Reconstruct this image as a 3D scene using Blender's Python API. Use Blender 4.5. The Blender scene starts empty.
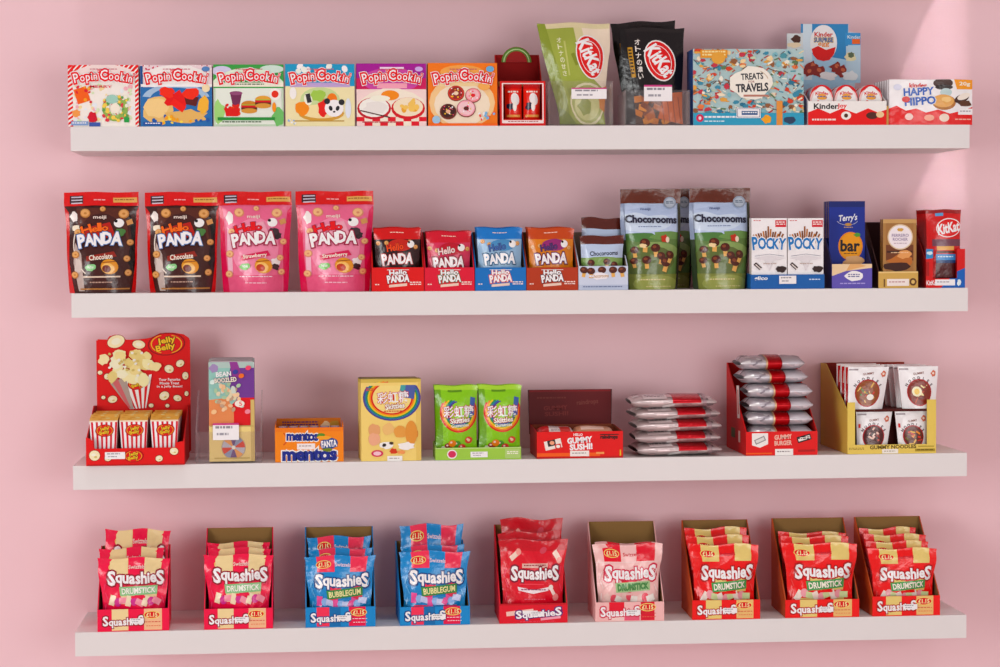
import bpy, bmesh, math, random
import numpy as np
from mathutils import Vector, Matrix
from mathutils.geometry import tessellate_polygon

scene = bpy.context.scene
COL = scene.collection
# ------------------------------------------------------------------ camera solve
Z0 = 1.85                                   # height of the top shelf's upper face above the floor
F = 2200.0
CAM = Vector((-0.45288, -4.8804, -0.25994 + Z0))
YAW, PITCH, ROLL = 0.08516, 0.03815, -0.0057
cy_, sy_ = math.cos(YAW), math.sin(YAW); cp_, sp_ = math.cos(PITCH), math.sin(PITCH); cr_, sr_ = math.cos(ROLL), math.sin(ROLL)
FW = Vector((sy_*cp_, cy_*cp_, -sp_)); R0 = Vector((cy_, -sy_, 0)); U0 = R0.cross(FW)
RT = cr_*R0 + sr_*U0; UP = -sr_*R0 + cr_*U0
SHELF = [(0.0, .0028, .0014), (-.347, 0.0, -.0008), (-.7038, -.0013, .0008), (-1.0535, -.0015, -.0003)]
FRONT = -0.26

def W(px, py, Y):
    d = FW + RT*((px-500)/F) + UP*((333.5-py)/F)
    return CAM + d*((Y-CAM.y)/d.y)
def shelf_z(i, x):
    z, xo, t = SHELF[i]
    return Z0 + z + t*(x-xo) + .0003

# ------------------------------------------------------------------ materials
MATS = {}
def lin(h):
    h = h.lstrip('#'); h = h if len(h) == 6 else ''.join(q*2 for q in h); o = []
    for k in (0, 2, 4):
        c = int(h[k:k+2], 16)/255
        c = c/12.92 if c <= .04045 else ((c+.055)/1.055)**2.4
        o.append(c)
    return o
BOOST = 1.07
def mat(hexc, fin='card'):
    key = (hexc.lower(), fin)
    if key in MATS: return MATS[key]
    m = bpy.data.materials.new(fin + '_' + hexc.strip('#')); m.use_nodes = True
    nt = m.node_tree; b = nt.nodes['Principled BSDF']
    c = lin(hexc); lum = .3*c[0]+.55*c[1]+.15*c[2]
    c = [min(.88, max(.003, (lum+(v-lum)*1.1)*BOOST)) for v in c]
    rough, bump, scale = {'card': (.5, .02, 300), 'foil': (.22, .5, 42), 'film': (.3, .25, 70), 'matt': (.75, .05, 200), 'silver': (.26, .5, 60)}[fin]
    no = nt.nodes.new('ShaderNodeTexNoise'); no.inputs['Scale'].default_value = scale; no.inputs['Detail'].default_value = 3
    tc = nt.nodes.new('ShaderNodeTexCoord'); nt.links.new(tc.outputs['Object'], no.inputs['Vector'])
    bp = nt.nodes.new('ShaderNodeBump'); bp.inputs['Strength'].default_value = bump; bp.inputs['Distance'].default_value = .004
    nt.links.new(no.outputs['Fac'], bp.inputs['Height']); nt.links.new(bp.outputs['Normal'], b.inputs['Normal'])
    mx = nt.nodes.new('ShaderNodeMixRGB'); mx.blend_type = 'MULTIPLY'; mx.inputs['Fac'].default_value = .06
    mx.inputs['Color1'].default_value = (*c, 1); nt.links.new(no.outputs['Fac'], mx.inputs['Color2'])
    nt.links.new(mx.outputs['Color'], b.inputs['Base Color'])
    b.inputs['Roughness'].default_value = rough
    b.inputs['Specular IOR Level'].default_value = .44 if fin in ('foil', 'film') else .22
    if fin == 'silver': b.inputs['Metallic'].default_value = .35
    MATS[key] = m
    return m
def acrylic(tint=(.97, .96, .96)):
    if 'acr' in MATS: return MATS['acr']
    m = bpy.data.materials.new('clear_acrylic'); m.use_nodes = True
    nt = m.node_tree; nt.nodes.clear()
    out = nt.nodes.new('ShaderNodeOutputMaterial'); mix = nt.nodes.new('ShaderNodeMixShader')
    tr = nt.nodes.new('ShaderNodeBsdfTransparent'); tr.inputs['Color'].default_value = (*tint, 1)
    gl = nt.nodes.new('ShaderNodeBsdfPrincipled'); gl.inputs['Base Color'].default_value = (.8, .78, .78, 1); gl.inputs['Roughness'].default_value = .12
    lw = nt.nodes.new('ShaderNodeLayerWeight'); lw.inputs['Blend'].default_value = .25
    mr = nt.nodes.new('ShaderNodeMapRange'); mr.inputs['To Min'].default_value = .035; mr.inputs['To Max'].default_value = .6
    nt.links.new(lw.outputs['Facing'], mr.inputs['Value']); nt.links.new(mr.outputs['Result'], mix.inputs['Fac'])
    nt.links.new(tr.outputs[0], mix.inputs[1]); nt.links.new(gl.outputs[0], mix.inputs[2]); nt.links.new(mix.outputs[0], out.inputs['Surface'])
    MATS['acr'] = m
    return m
def wallpaint(name, hexc, rough=.6, scale=90, strength=.06):
    m = bpy.data.materials.new(name); m.use_nodes = True
    nt = m.node_tree; b = nt.nodes['Principled BSDF']
    b.inputs['Base Color'].default_value = (*lin(hexc), 1); b.inputs['Roughness'].default_value = rough; b.inputs['Specular IOR Level'].default_value = .25
    no = nt.nodes.new('ShaderNodeTexNoise'); no.inputs['Scale'].default_value = scale
    bp = nt.nodes.new('ShaderNodeBump'); bp.inputs['Strength'].default_value = strength; bp.inputs['Distance'].default_value = .002
    nt.links.new(no.outputs['Fac'], bp.inputs['Height']); nt.links.new(bp.outputs['Normal'], b.inputs['Normal'])
    return m

# ------------------------------------------------------------------ text outlines
GLY = {}
def glyphs(s, off):
    key = (s, round(off, 3))
    if key in GLY: return GLY[key]
    cu = bpy.data.curves.new('t', 'FONT'); cu.body = s; cu.resolution_u = 2; cu.offset = off
    ob = bpy.data.objects.new('t', cu); COL.objects.link(ob)
    dg = bpy.context.evaluated_depsgraph_get(); dg.update()
    ev = ob.evaluated_get(dg); me = ev.to_mesh()
    v = np.array([(p.co.x, p.co.y) for p in me.vertices]) if len(me.vertices) else np.zeros((0, 2))
    f = [tuple(p.vertices) for p in me.polygons]
    ev.to_mesh_clear(); bpy.data.objects.remove(ob); bpy.data.curves.remove(cu)
    GLY[key] = (v, f)
    return GLY[key]

# ------------------------------------------------------------------ printed artwork, in photograph units of its own face
class Art:
    def __init__(s, x0, x1, yt, yb, fin='card'):
        s.x0, s.x1, s.yt, s.yb, s.fin = x0, x1, yt, yb, fin
        s.sh = []; s.layer = 0; s.hold = False
    def add(s, pts, faces, col):
        s.layer += .1 if s.hold else 1
        q = [((x-s.x0)/(s.x1-s.x0), (s.yb-y)/(s.yb-s.yt)) for x, y in pts]
        s.sh.append((q, faces, col, s.layer))
    def poly(s, pts, col):
        tri = tessellate_polygon([[Vector((x, -y, 0)) for x, y in pts]])
        s.add(pts, tri, col)
    def fan(s, c, pts, col):
        n = len(pts)
        s.add([c]+pts, [(0, 1+i, 1+(i+1) % n) for i in range(n)], col)
    def rect(s, x0, y0, x1, y1, col): s.add([(x0, y1), (x1, y1), (x1, y0), (x0, y0)], [(0, 1, 2), (0, 2, 3)], col)
    def rrect(s, cx, cy, w, h, col, rot=0):
        a = math.radians(rot); c, d = math.cos(a), math.sin(a)
        p = [(cx+x*c+y*d, cy-x*d+y*c) for x, y in ((-w/2, h/2), (w/2, h/2), (w/2, -h/2), (-w/2, -h/2))]
        s.add(p, [(0, 1, 2), (0, 2, 3)], col)
    def ell(s, cx, cy, rx, ry, col, rot=0, n=18):
        a = math.radians(rot); c, d = math.cos(a), math.sin(a); p = []
        for i in range(n):
            t = 2*math.pi*i/n; x, y = rx*math.cos(t), -ry*math.sin(t)
            p.append((cx+x*c+y*d, cy-x*d+y*c))
        s.fan((cx, cy), p, col)
    def blob(s, cx, cy, rx, ry, col, seed=0, n=14, k=.22):
        r = random.Random(seed); p = []
        for i in range(n):
            t = 2*math.pi*i/n; q = 1+r.uniform(-k, k)
            p.append((cx+rx*q*math.cos(t), cy-ry*q*math.sin(t)))
        s.fan((cx, cy), p, col)
    def arc(s, cx, cy, r0, r1, a0, a1, col, sy=1, n=16):
        pts, fs = [], []
        for i in range(n+1):
            t = math.radians(a0+(a1-a0)*i/n)
            for r in (r0, r1): pts.append((cx+r*math.cos(t), cy-r*sy*math.sin(t)))
        for i in range(n):
            k = 2*i; fs += [(k, k+1, k+3), (k, k+3, k+2)]
        s.add(pts, fs, col)
    def line(s, x0, y0, x1, y1, w, col):
        dx, dy = x1-x0, y1-y0; L = math.hypot(dx, dy) or 1; nx, ny = -dy/L*w/2, dx/L*w/2
        s.add([(x0+nx, y0+ny), (x1+nx, y1+ny), (x1-nx, y1-ny), (x0-nx, y0-ny)], [(0, 1, 2), (0, 2, 3)], col)
    def text(s, t, cx, cy, w=None, h=None, col='#ffffff', rot=0, bold=.012, out=(), shear=0):
        """out: list of (colour, contour) from widest to narrowest, drawn beneath the letters"""
        v0, _ = glyphs(t, 0.0)
        if not len(v0): return
        lo, hi = v0.min(0), v0.max(0); sz = hi-lo; ctr = (lo+hi)/2
        if w and h: kx, ky = w/sz[0], h/sz[1]
        elif w: kx = ky = w/sz[0]
        else: kx = ky = h/sz[1]
        a = math.radians(rot); c, d = math.cos(a), math.sin(a)
        for col_, off in list(out)+[(col, bold)]:
            v, f = glyphs(t, off)
            p = []
            for x, y in v:
                X, Y = (x-ctr[0])*kx, (y-ctr[1])*ky; X += shear*Y
                p.append((cx+X*c-Y*d, cy-(X*d+Y*c)))
            s.add(p, f, col_)
    def word(s, t, cx, cy, w, sizes, col, out=(), arc=0, rot=0, bold=.02, gap=.1, lift=None):
        """letters set one by one: own heights (photo units), bowed baseline (arc) and slope"""
        adv = []; 
        for ch, hh in zip(t, sizes):
            v, _ = glyphs(ch, 0.0); z = v.max(0)-v.min(0); adv.append((z[0]*hh/.73, v.min(0)[1], v.max(0)[1]))
        tot = sum(a[0] for a in adv)+gap*np.mean(sizes)*(len(t)-1); k = w/tot
        ra = math.radians(rot)
        for col_, off in list(out)+[(col, bold)]:
            x = -w/2; s.layer += 1; keep = s.hold; s.hold = True
            for i, (ch, hh) in enumerate(zip(t, sizes)):
                aw = adv[i][0]*k; v0, _ = glyphs(ch, 0.0); lo, hi = v0.min(0), v0.max(0); ctr = (lo+hi)/2
                v, f = glyphs(ch, off); ky = hh/.73; kx = ky*k
                u = (x+aw/2)/(w/2); yb = arc*(1-u*u) + (lift[i] if lift else 0); ang = math.radians(-arc*2*u/(w/2)*57.3)
                p = []
                for gx, gy in v:
                    X, Y = (gx-ctr[0])*kx, gy*ky
                    X, Y = X*math.cos(ang)-Y*math.sin(ang), X*math.sin(ang)+Y*math.cos(ang)
                    X += x+aw/2; Y += yb
                    p.append((cx+X*math.cos(ra)-Y*math.sin(ra), cy-(X*math.sin(ra)+Y*math.cos(ra))))
                s.add(p, f, col_)
                x += aw+gap*np.mean(sizes)*k
            s.hold = keep
    def micro(s, x0, y0, x1, y1, col, rows=1, seed=1):
        """small print: rows of short dashes of varied length"""
        r = random.Random(seed); s.layer += 1; keep = s.hold; s.hold = True
        rh = (y1-y0)/rows
        for k in range(rows):
            x = x0
            while x < x1-.5:
                L = min(r.uniform(1.2, 4.2), x1-x); s.rect(x, y0+k*rh, x+L, y0+k*rh+rh*.55, col); x += L+.7
        s.hold = keep
    def same(s):
        class H:
            def __enter__(_): s.layer += 1; s.hold = True
            def __exit__(_, *a): s.hold = False
        return H()

class MB:
    def __init__(s): s.v, s.f, s.m, s.n, s.mats = [], [], [], [], []
    def mi(s, m):
        if m not in s.mats: s.mats.append(m)
        return s.mats.index(m)
    def face(s, pts, m, nor=None):
        k = len(s.v); s.v += [tuple(p) for p in pts]; s.f.append(tuple(range(k, k+len(pts)))); s.m.append(s.mi(m)); s.n.append(nor)
    def box(s, x0, x1, y0, y1, z0, z1, m, top=None):
        P = lambda x, y, z: (x, y, z)
        s.face([P(x0, y0, z0), P(x1, y0, z0), P(x1, y0, z1), P(x0, y0, z1)], m)
        s.face([P(x1, y1, z0), P(x0, y1, z0), P(x0, y1, z1), P(x1, y1, z1)], m)
        s.face([P(x0, y1, z0), P(x0, y0, z0), P(x0, y0, z1), P(x0, y1, z1)], m)
        s.face([P(x1, y0, z0), P(x1, y1, z0), P(x1, y1, z1), P(x1, y0, z1)], m)
        s.face([P(x0, y0, z1), P(x1, y0, z1), P(x1, y1, z1), P(x0, y1, z1)], top or m)
        s.face([P(x0, y1, z0), P(x1, y1, z0), P(x1, y0, z0), P(x0, y0, z0)], m)
    def prism(s, prof, axis, a, b, m, m2=None):
        """profile extruded along x (profile in y,z) or along y (profile in x,z)"""
        f = (lambda p, q: (q, p[0], p[1])) if axis == 'x' else (lambda p, q: (p[0], q, p[1]))
        tri = tessellate_polygon([[Vector((p[0], p[1], 0)) for p in prof]])
        area = sum(prof[i][0]*prof[(i+1) % len(prof)][1]-prof[(i+1) % len(prof)][0]*prof[i][1] for i in range(len(prof)))
        pr = prof if area > 0 else prof[::-1]
        tri = tessellate_polygon([[Vector((p[0], p[1], 0)) for p in pr]])
        def orient(t):
            A, B, C_ = (pr[i] for i in t); return t if (B[0]-A[0])*(C_[1]-A[1])-(B[1]-A[1])*(C_[0]-A[0]) > 0 else t[::-1]
        ends = ((a, False), (b, True)) if axis == 'x' else ((a, True), (b, False))
        for q, fl in ends:
            for t in tri:
                t = orient(tuple(t)); t = t if fl else t[::-1]
                s.face([f(pr[i], q) for i in t], m)
        n = len(pr)
        for i in range(n):
            p, q = pr[i], pr[(i+1) % n]
            quad = [f(p, a), f(q, a), f(q, b), f(p, b)]
            if axis == 'x': quad = quad[::-1]
            s.face(quad, m2 or m)
    def surf(s, fn, ns, nt, base, fin='card', art=None, t0=0., t1=1., flat=False, step=.00006):
        G = np.zeros((ns+1, nt+1, 3))
        for i in range(ns+1):
            for j in range(nt+1): G[i, j] = fn(i/ns, t0+(t1-t0)*j/nt)
        du = np.gradient(G, axis=0) if ns > 1 else np.repeat((G[1:]-G[:-1]), 2, 0)
        dv = np.gradient(G, axis=1) if nt > 1 else np.repeat((G[:, 1:]-G[:, :-1]), 2, 1)
        N = np.cross(du, dv); N /= (np.linalg.norm(N, axis=2, keepdims=True)+1e-12)
        if base:
            m = mat(base, fin)
            for i in range(ns):
                for j in range(nt):
                    for tr in (((i, j), (i+1, j), (i+1, j+1)), ((i, j), (i+1, j+1), (i, j+1))):
                        s.face([G[q] for q in tr], m, [N[q] for q in tr])
        if not art: return
        bm = bmesh.new(); cols = []
        for pts, faces, col, layer in art.sh:
            vs = [bm.verts.new((x*ns, (y-t0)/(t1-t0)*nt, layer)) for x, y in pts]
            if col not in cols: cols.append(col)
            for f in faces:
                if len(set(f)) < 3: continue
                try: fc = bm.faces.new([vs[k] for k in f]); fc.material_index = cols.index(col)
                except ValueError: pass
        def cut(co, no, clear=False):
            g = bm.verts[:]+bm.edges[:]+bm.faces[:]
            if g: bmesh.ops.bisect_plane(bm, geom=g, dist=1e-6, plane_co=co, plane_no=no, clear_outer=clear)
        cut((0, 0, 0), (-1, 0, 0), True); cut((ns, 0, 0), (1, 0, 0), True); cut((0, 0, 0), (0, -1, 0), True); cut((0, nt, 0), (0, 1, 0), True)
        if not flat:
            for i in range(1, ns): cut((i, 0, 0), (1, 0, 0))
            for j in range(1, nt): cut((0, j, 0), (0, 1, 0))
            for k in range(-nt+1, ns): cut((k, 0, 0), (.70710678, -.70710678, 0))
        cache = {}
        def at(v):
            if v.index in cache: return cache[v.index]
            a, b, L = v.co
            i = min(max(int(a), 0), ns-1); j = min(max(int(b), 0), nt-1); fa, fb = a-i, b-j
            if fa >= fb: wts = ((i, j, 1-fa), (i+1, j, fa-fb), (i+1, j+1, fb))
            else: wts = ((i, j, 1-fb), (i, j+1, fb-fa), (i+1, j+1, fa))
            P = sum(G[x, y]*w for x, y, w in wts); n = sum(N[x, y]*w for x, y, w in wts); n = n/(np.linalg.norm(n)+1e-12)
            cache[v.index] = (P+n*(.00015+step*L), n)
            return cache[v.index]
        bm.verts.index_update(); ms = [mat(c, art.fin) for c in cols]
        for f in bm.faces:
            q = [at(v) for v in f.verts]
            if f.normal.z < 0: q = q[::-1]
            s.face([p for p, _ in q], ms[f.material_index], [n for _, n in q])
        bm.free()
    def panel(s, x0, x1, y, z0, z1, art, base=None, fin='card'):
        """flat printed face towards the room"""
        s.surf(lambda a, b: np.array((x0+(x1-x0)*a, y, z0+(z1-z0)*b)), 1, 1, base, fin, art, flat=True)
    def side(s, x, y0, y1, z0, z1, art, left=True):
        if left: fn = lambda a, b: np.array((x, y1+(y0-y1)*a, z0+(z1-z0)*b))
        else: fn = lambda a, b: np.array((x, y0+(y1-y0)*a, z0+(z1-z0)*b))
        s.surf(fn, 1, 1, None, 'card', art, flat=True)
    def build(s, name, parent=None, loc=(0, 0, 0)):
        me = bpy.data.meshes.new(name); me.from_pydata(s.v, [], s.f)
        for m in s.mats: me.materials.append(m)
        me.polygons.foreach_set('material_index', s.m)
        me.polygons.foreach_set('use_smooth', [n is not None for n in s.n])
        if any(n is not None for n in s.n):
            ln = []
            for f, n in zip(s.f, s.n): ln += [tuple(k) for k in n] if n is not None else [(0, 0, 0)]*len(f)
            me.normals_split_custom_set(ln)
        me.update()
        o = bpy.data.objects.new(name, me); COL.objects.link(o); o.location = loc
        if parent: o.parent = parent
        return o

def tag(o, label, cat, group=None):
    o['label'] = label; o['category'] = cat
    if group: o['group'] = group
    return o
def empty(name, loc, label, cat, group=None):
    o = bpy.data.objects.new(name, None); COL.objects.link(o); o.location = loc; o.empty_display_size = .05
    return tag(o, label, cat, group)
def copy_tree(o, loc, label, group=None, scale=None, rot=None):
    c = o.copy(); COL.objects.link(c); c.location = loc; c['label'] = label
    if group: c['group'] = group
    if scale: c.scale = scale
    if rot is not None: c.rotation_euler = rot
    for ch in list(o.children):
        d = ch.copy(); COL.objects.link(d); d.parent = c
        for g in list(ch.children):
            e = g.copy(); COL.objects.link(e); e.parent = d
    return c
def spot(x0, x1, yt, shelf, Y, yb=None):
    """centre, width, height and base height of something whose front stands in the plane Y"""
    ym = yt if yb is None else (yt+yb)/2
    a, b = W(x0, ym, Y), W(x1, ym, Y); cx = (a.x+b.x)/2; z = shelf_z(shelf, cx)
    return cx, b.x-a.x, W((x0+x1)/2, yt, Y).z-z, z

def wob(s, t, seed, f=1.0):
    r = random.Random(seed); v = 0
    for k in range(5):
        a, b, p, q = r.uniform(2, 9)*f, r.uniform(2, 9)*f, r.uniform(0, 6.3), r.uniform(-1, 1)
        v += math.sin(a*s+b*q*t*2+p)*(.5 if k < 3 else .3)
    return v/2
def bag_fns(w, h, d, seed, kind='stand', wb=.9, wr=.0016, lean=0., top_sag=0., skew=0., hold=.0):
    """front and back surfaces of a filled bag, origin under its middle"""
    def prof(t):
        if kind == 'stand': D = d*max(0, 1-max(0, (t-.12)/.82)**1.7)*(.86+.14*math.sin(math.pi*min(1, t*1.6)))
        elif kind == 'pillow': D = d*max(0., math.sin(math.pi*min(1, max(0, (t-.03)/.92))))**.55
        else: D = d
        return D+.0016
    def wd(t):
        if kind == 'pillow': return w*(1-.07*math.sin(math.pi*t)**.7)*(wb+(1-wb)*min(1, max(0, t-hold)*1.4/(1-hold)))
        return w*(wb+(1-wb)*t**.7)
    def y_(s, t):
        E = 1-abs(2*s-1)**2.6
        cr = math.sin(21*s+8*math.sin(5*t+seed)+seed)*math.sin(15*t+4*math.sin(6*s+seed))*(.25+.75*abs(2*s-1)**1.5)
        return prof(t)/2*E + wr*1.25*(wob(s, t, seed)+.5*cr)*min(1, E*1.6)*(1-.6*(t > .93)), E
    def zz(s, t): return t*h - top_sag*(t**3)*h*(.5+.5*wob(s*.5, 0, seed+7))
    ed = lambda u, t: 1+.016*wr/.003*math.sin(8.5*t+seed+(1.7 if u > 0 else 0))*min(1, max(0, t-.25)*2)*min(1, (1.02-t)*6)
    tp = lambda u, t: (.0006 if kind == 'stand' else .0018)*min(1.3, wr/.003)*math.sin(9*u+seed*1.3)*max(0, t-.7)/.3
    f = lambda s, t: np.array(((s-.5)*wd(t)*ed(s-.5, t)+skew*w*(1-t), -y_(s, t)[0]+lean*t*h, zz(s, t)+tp(s-.5, t)))
    b = lambda s, t: np.array(((.5-s)*wd(t)*ed(.5-s, t)+skew*w*(1-t), prof(t)/2*(1-abs(2*s-1)**2.6)+lean*t*h, zz(1-s, t)+tp(.5-s, t)))
    return f, b
def bag_mesh(name, w, h, d, base, art, seed, seal=None, seal_t=.9, fin='foil', back=None, ns=14, nt=16, parent=None, loc=(0, 0, 0), kind='stand', seal_base=None, **kw):
    f, b = bag_fns(w, h, d, seed, kind, **kw)
    m = MB(); t1 = seal_t if seal else 1.
    m.surf(f, ns, nt, base, fin, art, 0, t1); m.surf(b, ns, nt, back or base, fin, None, 0, t1)
    q = mat(back or base, fin)
    for i in range(ns):                                  # bottom fold
        s0, s1 = i/ns, (i+1)/ns
        m.face([f(s1, 0), f(s0, 0), b(1-s0, 0), b(1-s1, 0)], q)
    o = m.build(name, parent, loc)
    if seal:
        k = MB(); k.surf(f, ns, 3, seal, fin, art, seal_t, 1.); k.surf(b, ns, 3, seal, fin, None, seal_t, 1.)
        k.build('top_seal', o)
    return o

def label_strip(parent, cx, z0, w, h, y, seed=1, hexc='#f4f2f2', name='price_label', pink=False):
    m = MB(); m.box(cx-w/2, cx+w/2, y, y+.0006, z0, z0+h, mat(hexc, 'matt'))
    a = Art(0, 20, 0, 8, 'matt'); a.micro(2, 1.4, 15, 3.4, '#8a8a90', 1, seed)
    if pink: a.rect(0, 0, 20, .9, '#c0447e')
    a.micro(3, 4.6, 12, 6.6, '#9a9aa0', 1, seed+3)
    m.panel(cx-w/2, cx+w/2, y, z0, z0+h, a)
    o = m.build(name, parent); o['label'] = 'white price label'
    return o

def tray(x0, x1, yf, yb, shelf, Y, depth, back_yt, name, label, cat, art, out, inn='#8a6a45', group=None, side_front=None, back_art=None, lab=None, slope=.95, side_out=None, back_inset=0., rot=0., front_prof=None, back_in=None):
    """open display carton: printed front wall, sloping side walls, tall back wall; returns the root and its numbers"""
    cx, w, hf, z = spot(x0, x1, yf, shelf, Y, yb)
    zb = W((x0+x1)/2, back_yt, Y+depth).z-z
    r = empty(name, (cx, Y, z), label, cat, group); r.rotation_euler = (0, 0, rot)
    k = .0022
    m = MB(); cm = mat(out); im = mat(inn, 'matt')
    if front_prof:
        m.prism([(-w/2+w*a, hf*b) for a, b in front_prof], 'y', 0, k, cm)
    else: m.box(-w/2, w/2, 0, k, 0, hf, cm)
    m.face([(w/2-.0005, k+.0002, .002), (-w/2+.0005, k+.0002, .002), (-w/2+.0005, k+.0002, hf*.8), (w/2-.0005, k+.0002, hf*.8)], im)
    if art: m.panel(-w/2, w/2, 0, 0, hf, art)
    m.build('front_panel', r)
    hs = side_front if side_front is not None else hf
    for sg in (-1, 1):
        m = MB(); prof = [(k, .0), (depth, 0), (depth, zb), (depth*slope, zb), (k, hs)]
        xa, xb = (-w/2, -w/2+k) if sg < 0 else (w/2-k, w/2)
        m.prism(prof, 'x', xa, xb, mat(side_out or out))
        xi = -w/2+k+.0003 if sg < 0 else w/2-k-.0003
        q = [(xi, k, .002), (xi, depth, .002), (xi, depth, zb), (xi, depth*slope, zb), (xi, k, hs)]
        m.face(q if sg < 0 else q[::-1], im)
        m.build('side_panel', r)
    m = MB(); m.box(-w/2+k, w/2-k, depth-k, depth, 0, zb, cm)
    m.face([(-w/2+k, depth-k-.0004, .002), (w/2-k, depth-k-.0004, .002), (w/2-k, depth-k-.0004, zb), (-w/2+k, depth-k-.0004, zb)], mat(back_in or inn, 'matt'))
    if back_art: m.panel(-w/2+k, w/2-k, depth-k-.0005, 0, zb, back_art)
    m.build('back_panel', r)
    m = MB(); m.box(-w/2+k, w/2-k, k, depth-k, 0, .0015, im); m.build('base_panel', r)
    if lab:
        lx, ly, lw, lh = lab
        kx = w/(x1-x0); label_strip(r, (lx-(x0+x1)/2)*kx, hf*(yb-ly)/(yb-yf)-lh*kx/2, lw*kx, lh*kx, -.0045, seed=int(x0))
    return r, dict(cx=cx, w=w, hf=hf, z=z, zb=zb, Y=Y, d=depth, k=w/(x1-x0))

def carton(x0, x1, yt, yb, shelf, Y, depth, name, label, cat, art, side_hex, top_hex=None, group=None, left_art=None):
    cx, w, h, z = spot(x0, x1, yt, shelf, Y, yb)
    m = MB(); m.box(-w/2, w/2, 0, depth, 0, h, mat(side_hex), mat(top_hex or side_hex))
    m.panel(-w/2, w/2, 0, 0, h, art)
    # tuck-in lid seam on the top face and glued flap line on both sides
    sm = mat('#5a5450', 'matt')
    m.box(-w/2+.002, w/2-.002, depth*.06, depth*.06+.0006, h, h+.0003, sm)
    for sx in (-w/2-.0002, w/2-.0002): m.box(sx, sx+.0004, depth*.5, depth*.5+.0005, .004, h-.004, sm)
    o = m.build(name, None, (cx, Y, z))
    tag(o, label, cat, group)
    return o, dict(cx=cx, w=w, h=h, z=z)

def holder(x0, x1, yt, yb, shelf, Y, depth, back_h, label, lab=None, spread=0.0):
    """clear acrylic stand: base plate, front lip, two sides, back"""
    cx, w, h, z = spot(x0, x1, yt, shelf, Y, yb); A = acrylic(); k = .003
    r = empty('acrylic_holder', (cx, Y, z), label, 'display holder', None)
    m = MB(); m.box(-w/2, w/2, 0, depth, 0, k, A); m.build('base_plate', r)
    m = MB(); m.box(-w/2, w/2, 0, k, k, h, A); m.build('front_lip', r)
    for sg in (-1, 1):
        xa = -w/2 if sg < 0 else w/2-k
        m = MB(); m.prism([(k, k), (depth, k), (depth, back_h), (depth*.9, back_h), (k, h)], 'x', xa, xa+k, A); m.build('side_panel', r)
    if lab:
        lx, ly, lw, lh, pink = lab; kx = w/(x1-x0)
        label_strip(r, (lx-(x0+x1)/2)*kx, h*(yb-ly)/(yb-yt)-lh*kx/2, lw*kx, lh*kx, -.001, seed=int(x0), pink=pink)
    return r

exec_parts = []
# ================================================================== SETTING
PINK = wallpaint('pink_wall_paint', '#e9c5cb')
def struct(name, m, mt, x0, x1, y0, y1, z0, z1):
    b = MB(); b.box(x0, x1, y0, y1, z0, z1, m); o = b.build(name); o['kind'] = 'structure'; return o
struct('wall_back', PINK, None, -5.0, 3.4, 0, .1, 0, 3.0)
struct('floor', wallpaint('pale_rose_floor', '#d4bcb8', .5, 8), None, -5.0, 3.4, -6.2, 0, -.05, 0)

SHELF_M = wallpaint('white_shelf_lacquer', '#dedcda', .35, 30, .02)
ORD = ['topmost', 'second from top', 'third from top', 'lowest']
WHAT = ['flat candy kit boxes and egg cartons', 'brown and pink biscuit pouches', 'red popcorn sweet stand and gummy boxes', 'nine cartons of checkered sweet bags']
for i, (dz, xo, t) in enumerate(SHELF):
    m = MB(); m.box(-.95, .95, -.26, 0, -.05, 0, SHELF_M)
    o = m.build('wall_shelf', None, (xo, -.0005, Z0+dz)); o.rotation_euler = (0, -t, 0)
    bv = o.modifiers.new('soft_edges', 'BEVEL'); bv.width = .0022; bv.segments = 2
    tag(o, '%s white floating wall shelf carrying %s' % (ORD[i], WHAT[i]), 'shelf', 'white floating wall shelves')
# ================================================================== TOP SHELF
YF = FRONT+.004
WH, RED = '#f6f3f0', '#d81f2a'
def kit_title(a, x0, x1, y=76):
    t = "Popin'Cookin'"; sz = [9.5, 8, 8.5, 8, 8, 5, 10, 8, 8, 8.5, 8, 8, 5]
    lf = [0]*13; lf[5] = 4; lf[12] = 4
    a.word(t, (x0+x1)/2, y+4, x1-x0, sz, WH, (('#ffffff', .2), ('#d6202e', .15)), arc=3.6, bold=.01, gap=.2, lift=lf)
    a.micro((x0+x1)/2-14, y-10.2, (x0+x1)/2+14, y-8.8, '#b8506a', 1, 3)
def kit_base(x0, x1, yt, yb): return Art(x0, x1, yt, yb)
def dots(a, n, box, cols, r0, r1, seed):
    r = random.Random(seed)
    with a.same():
        pass
    for c in cols:
        with a.same():
            for k in range(n):
                x, y = r.uniform(box[0], box[2]), r.uniform(box[1], box[3]); q = r.uniform(r0, r1)
                a.ell(x, y, q, q*r.uniform(.6, 1), c, r.uniform(0, 180), 9)
def donut(a, x, y, r, c, top, hole, seed):
    a.ell(x, y, r, r*.92, '#7a3a28'); a.ell(x, y-.4, r*.93, r*.84, c); a.blob(x, y-.6, r*.8, r*.7, top, seed, k=.1)
    dots(a, 5, (x-r*.6, y-r*.6, x+r*.6, y+r*.5), ['#ffffff', '#e84a6a', '#f2c040'], .5, .9, seed); a.ell(x, y-.2, r*.28, r*.22, hole)

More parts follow.
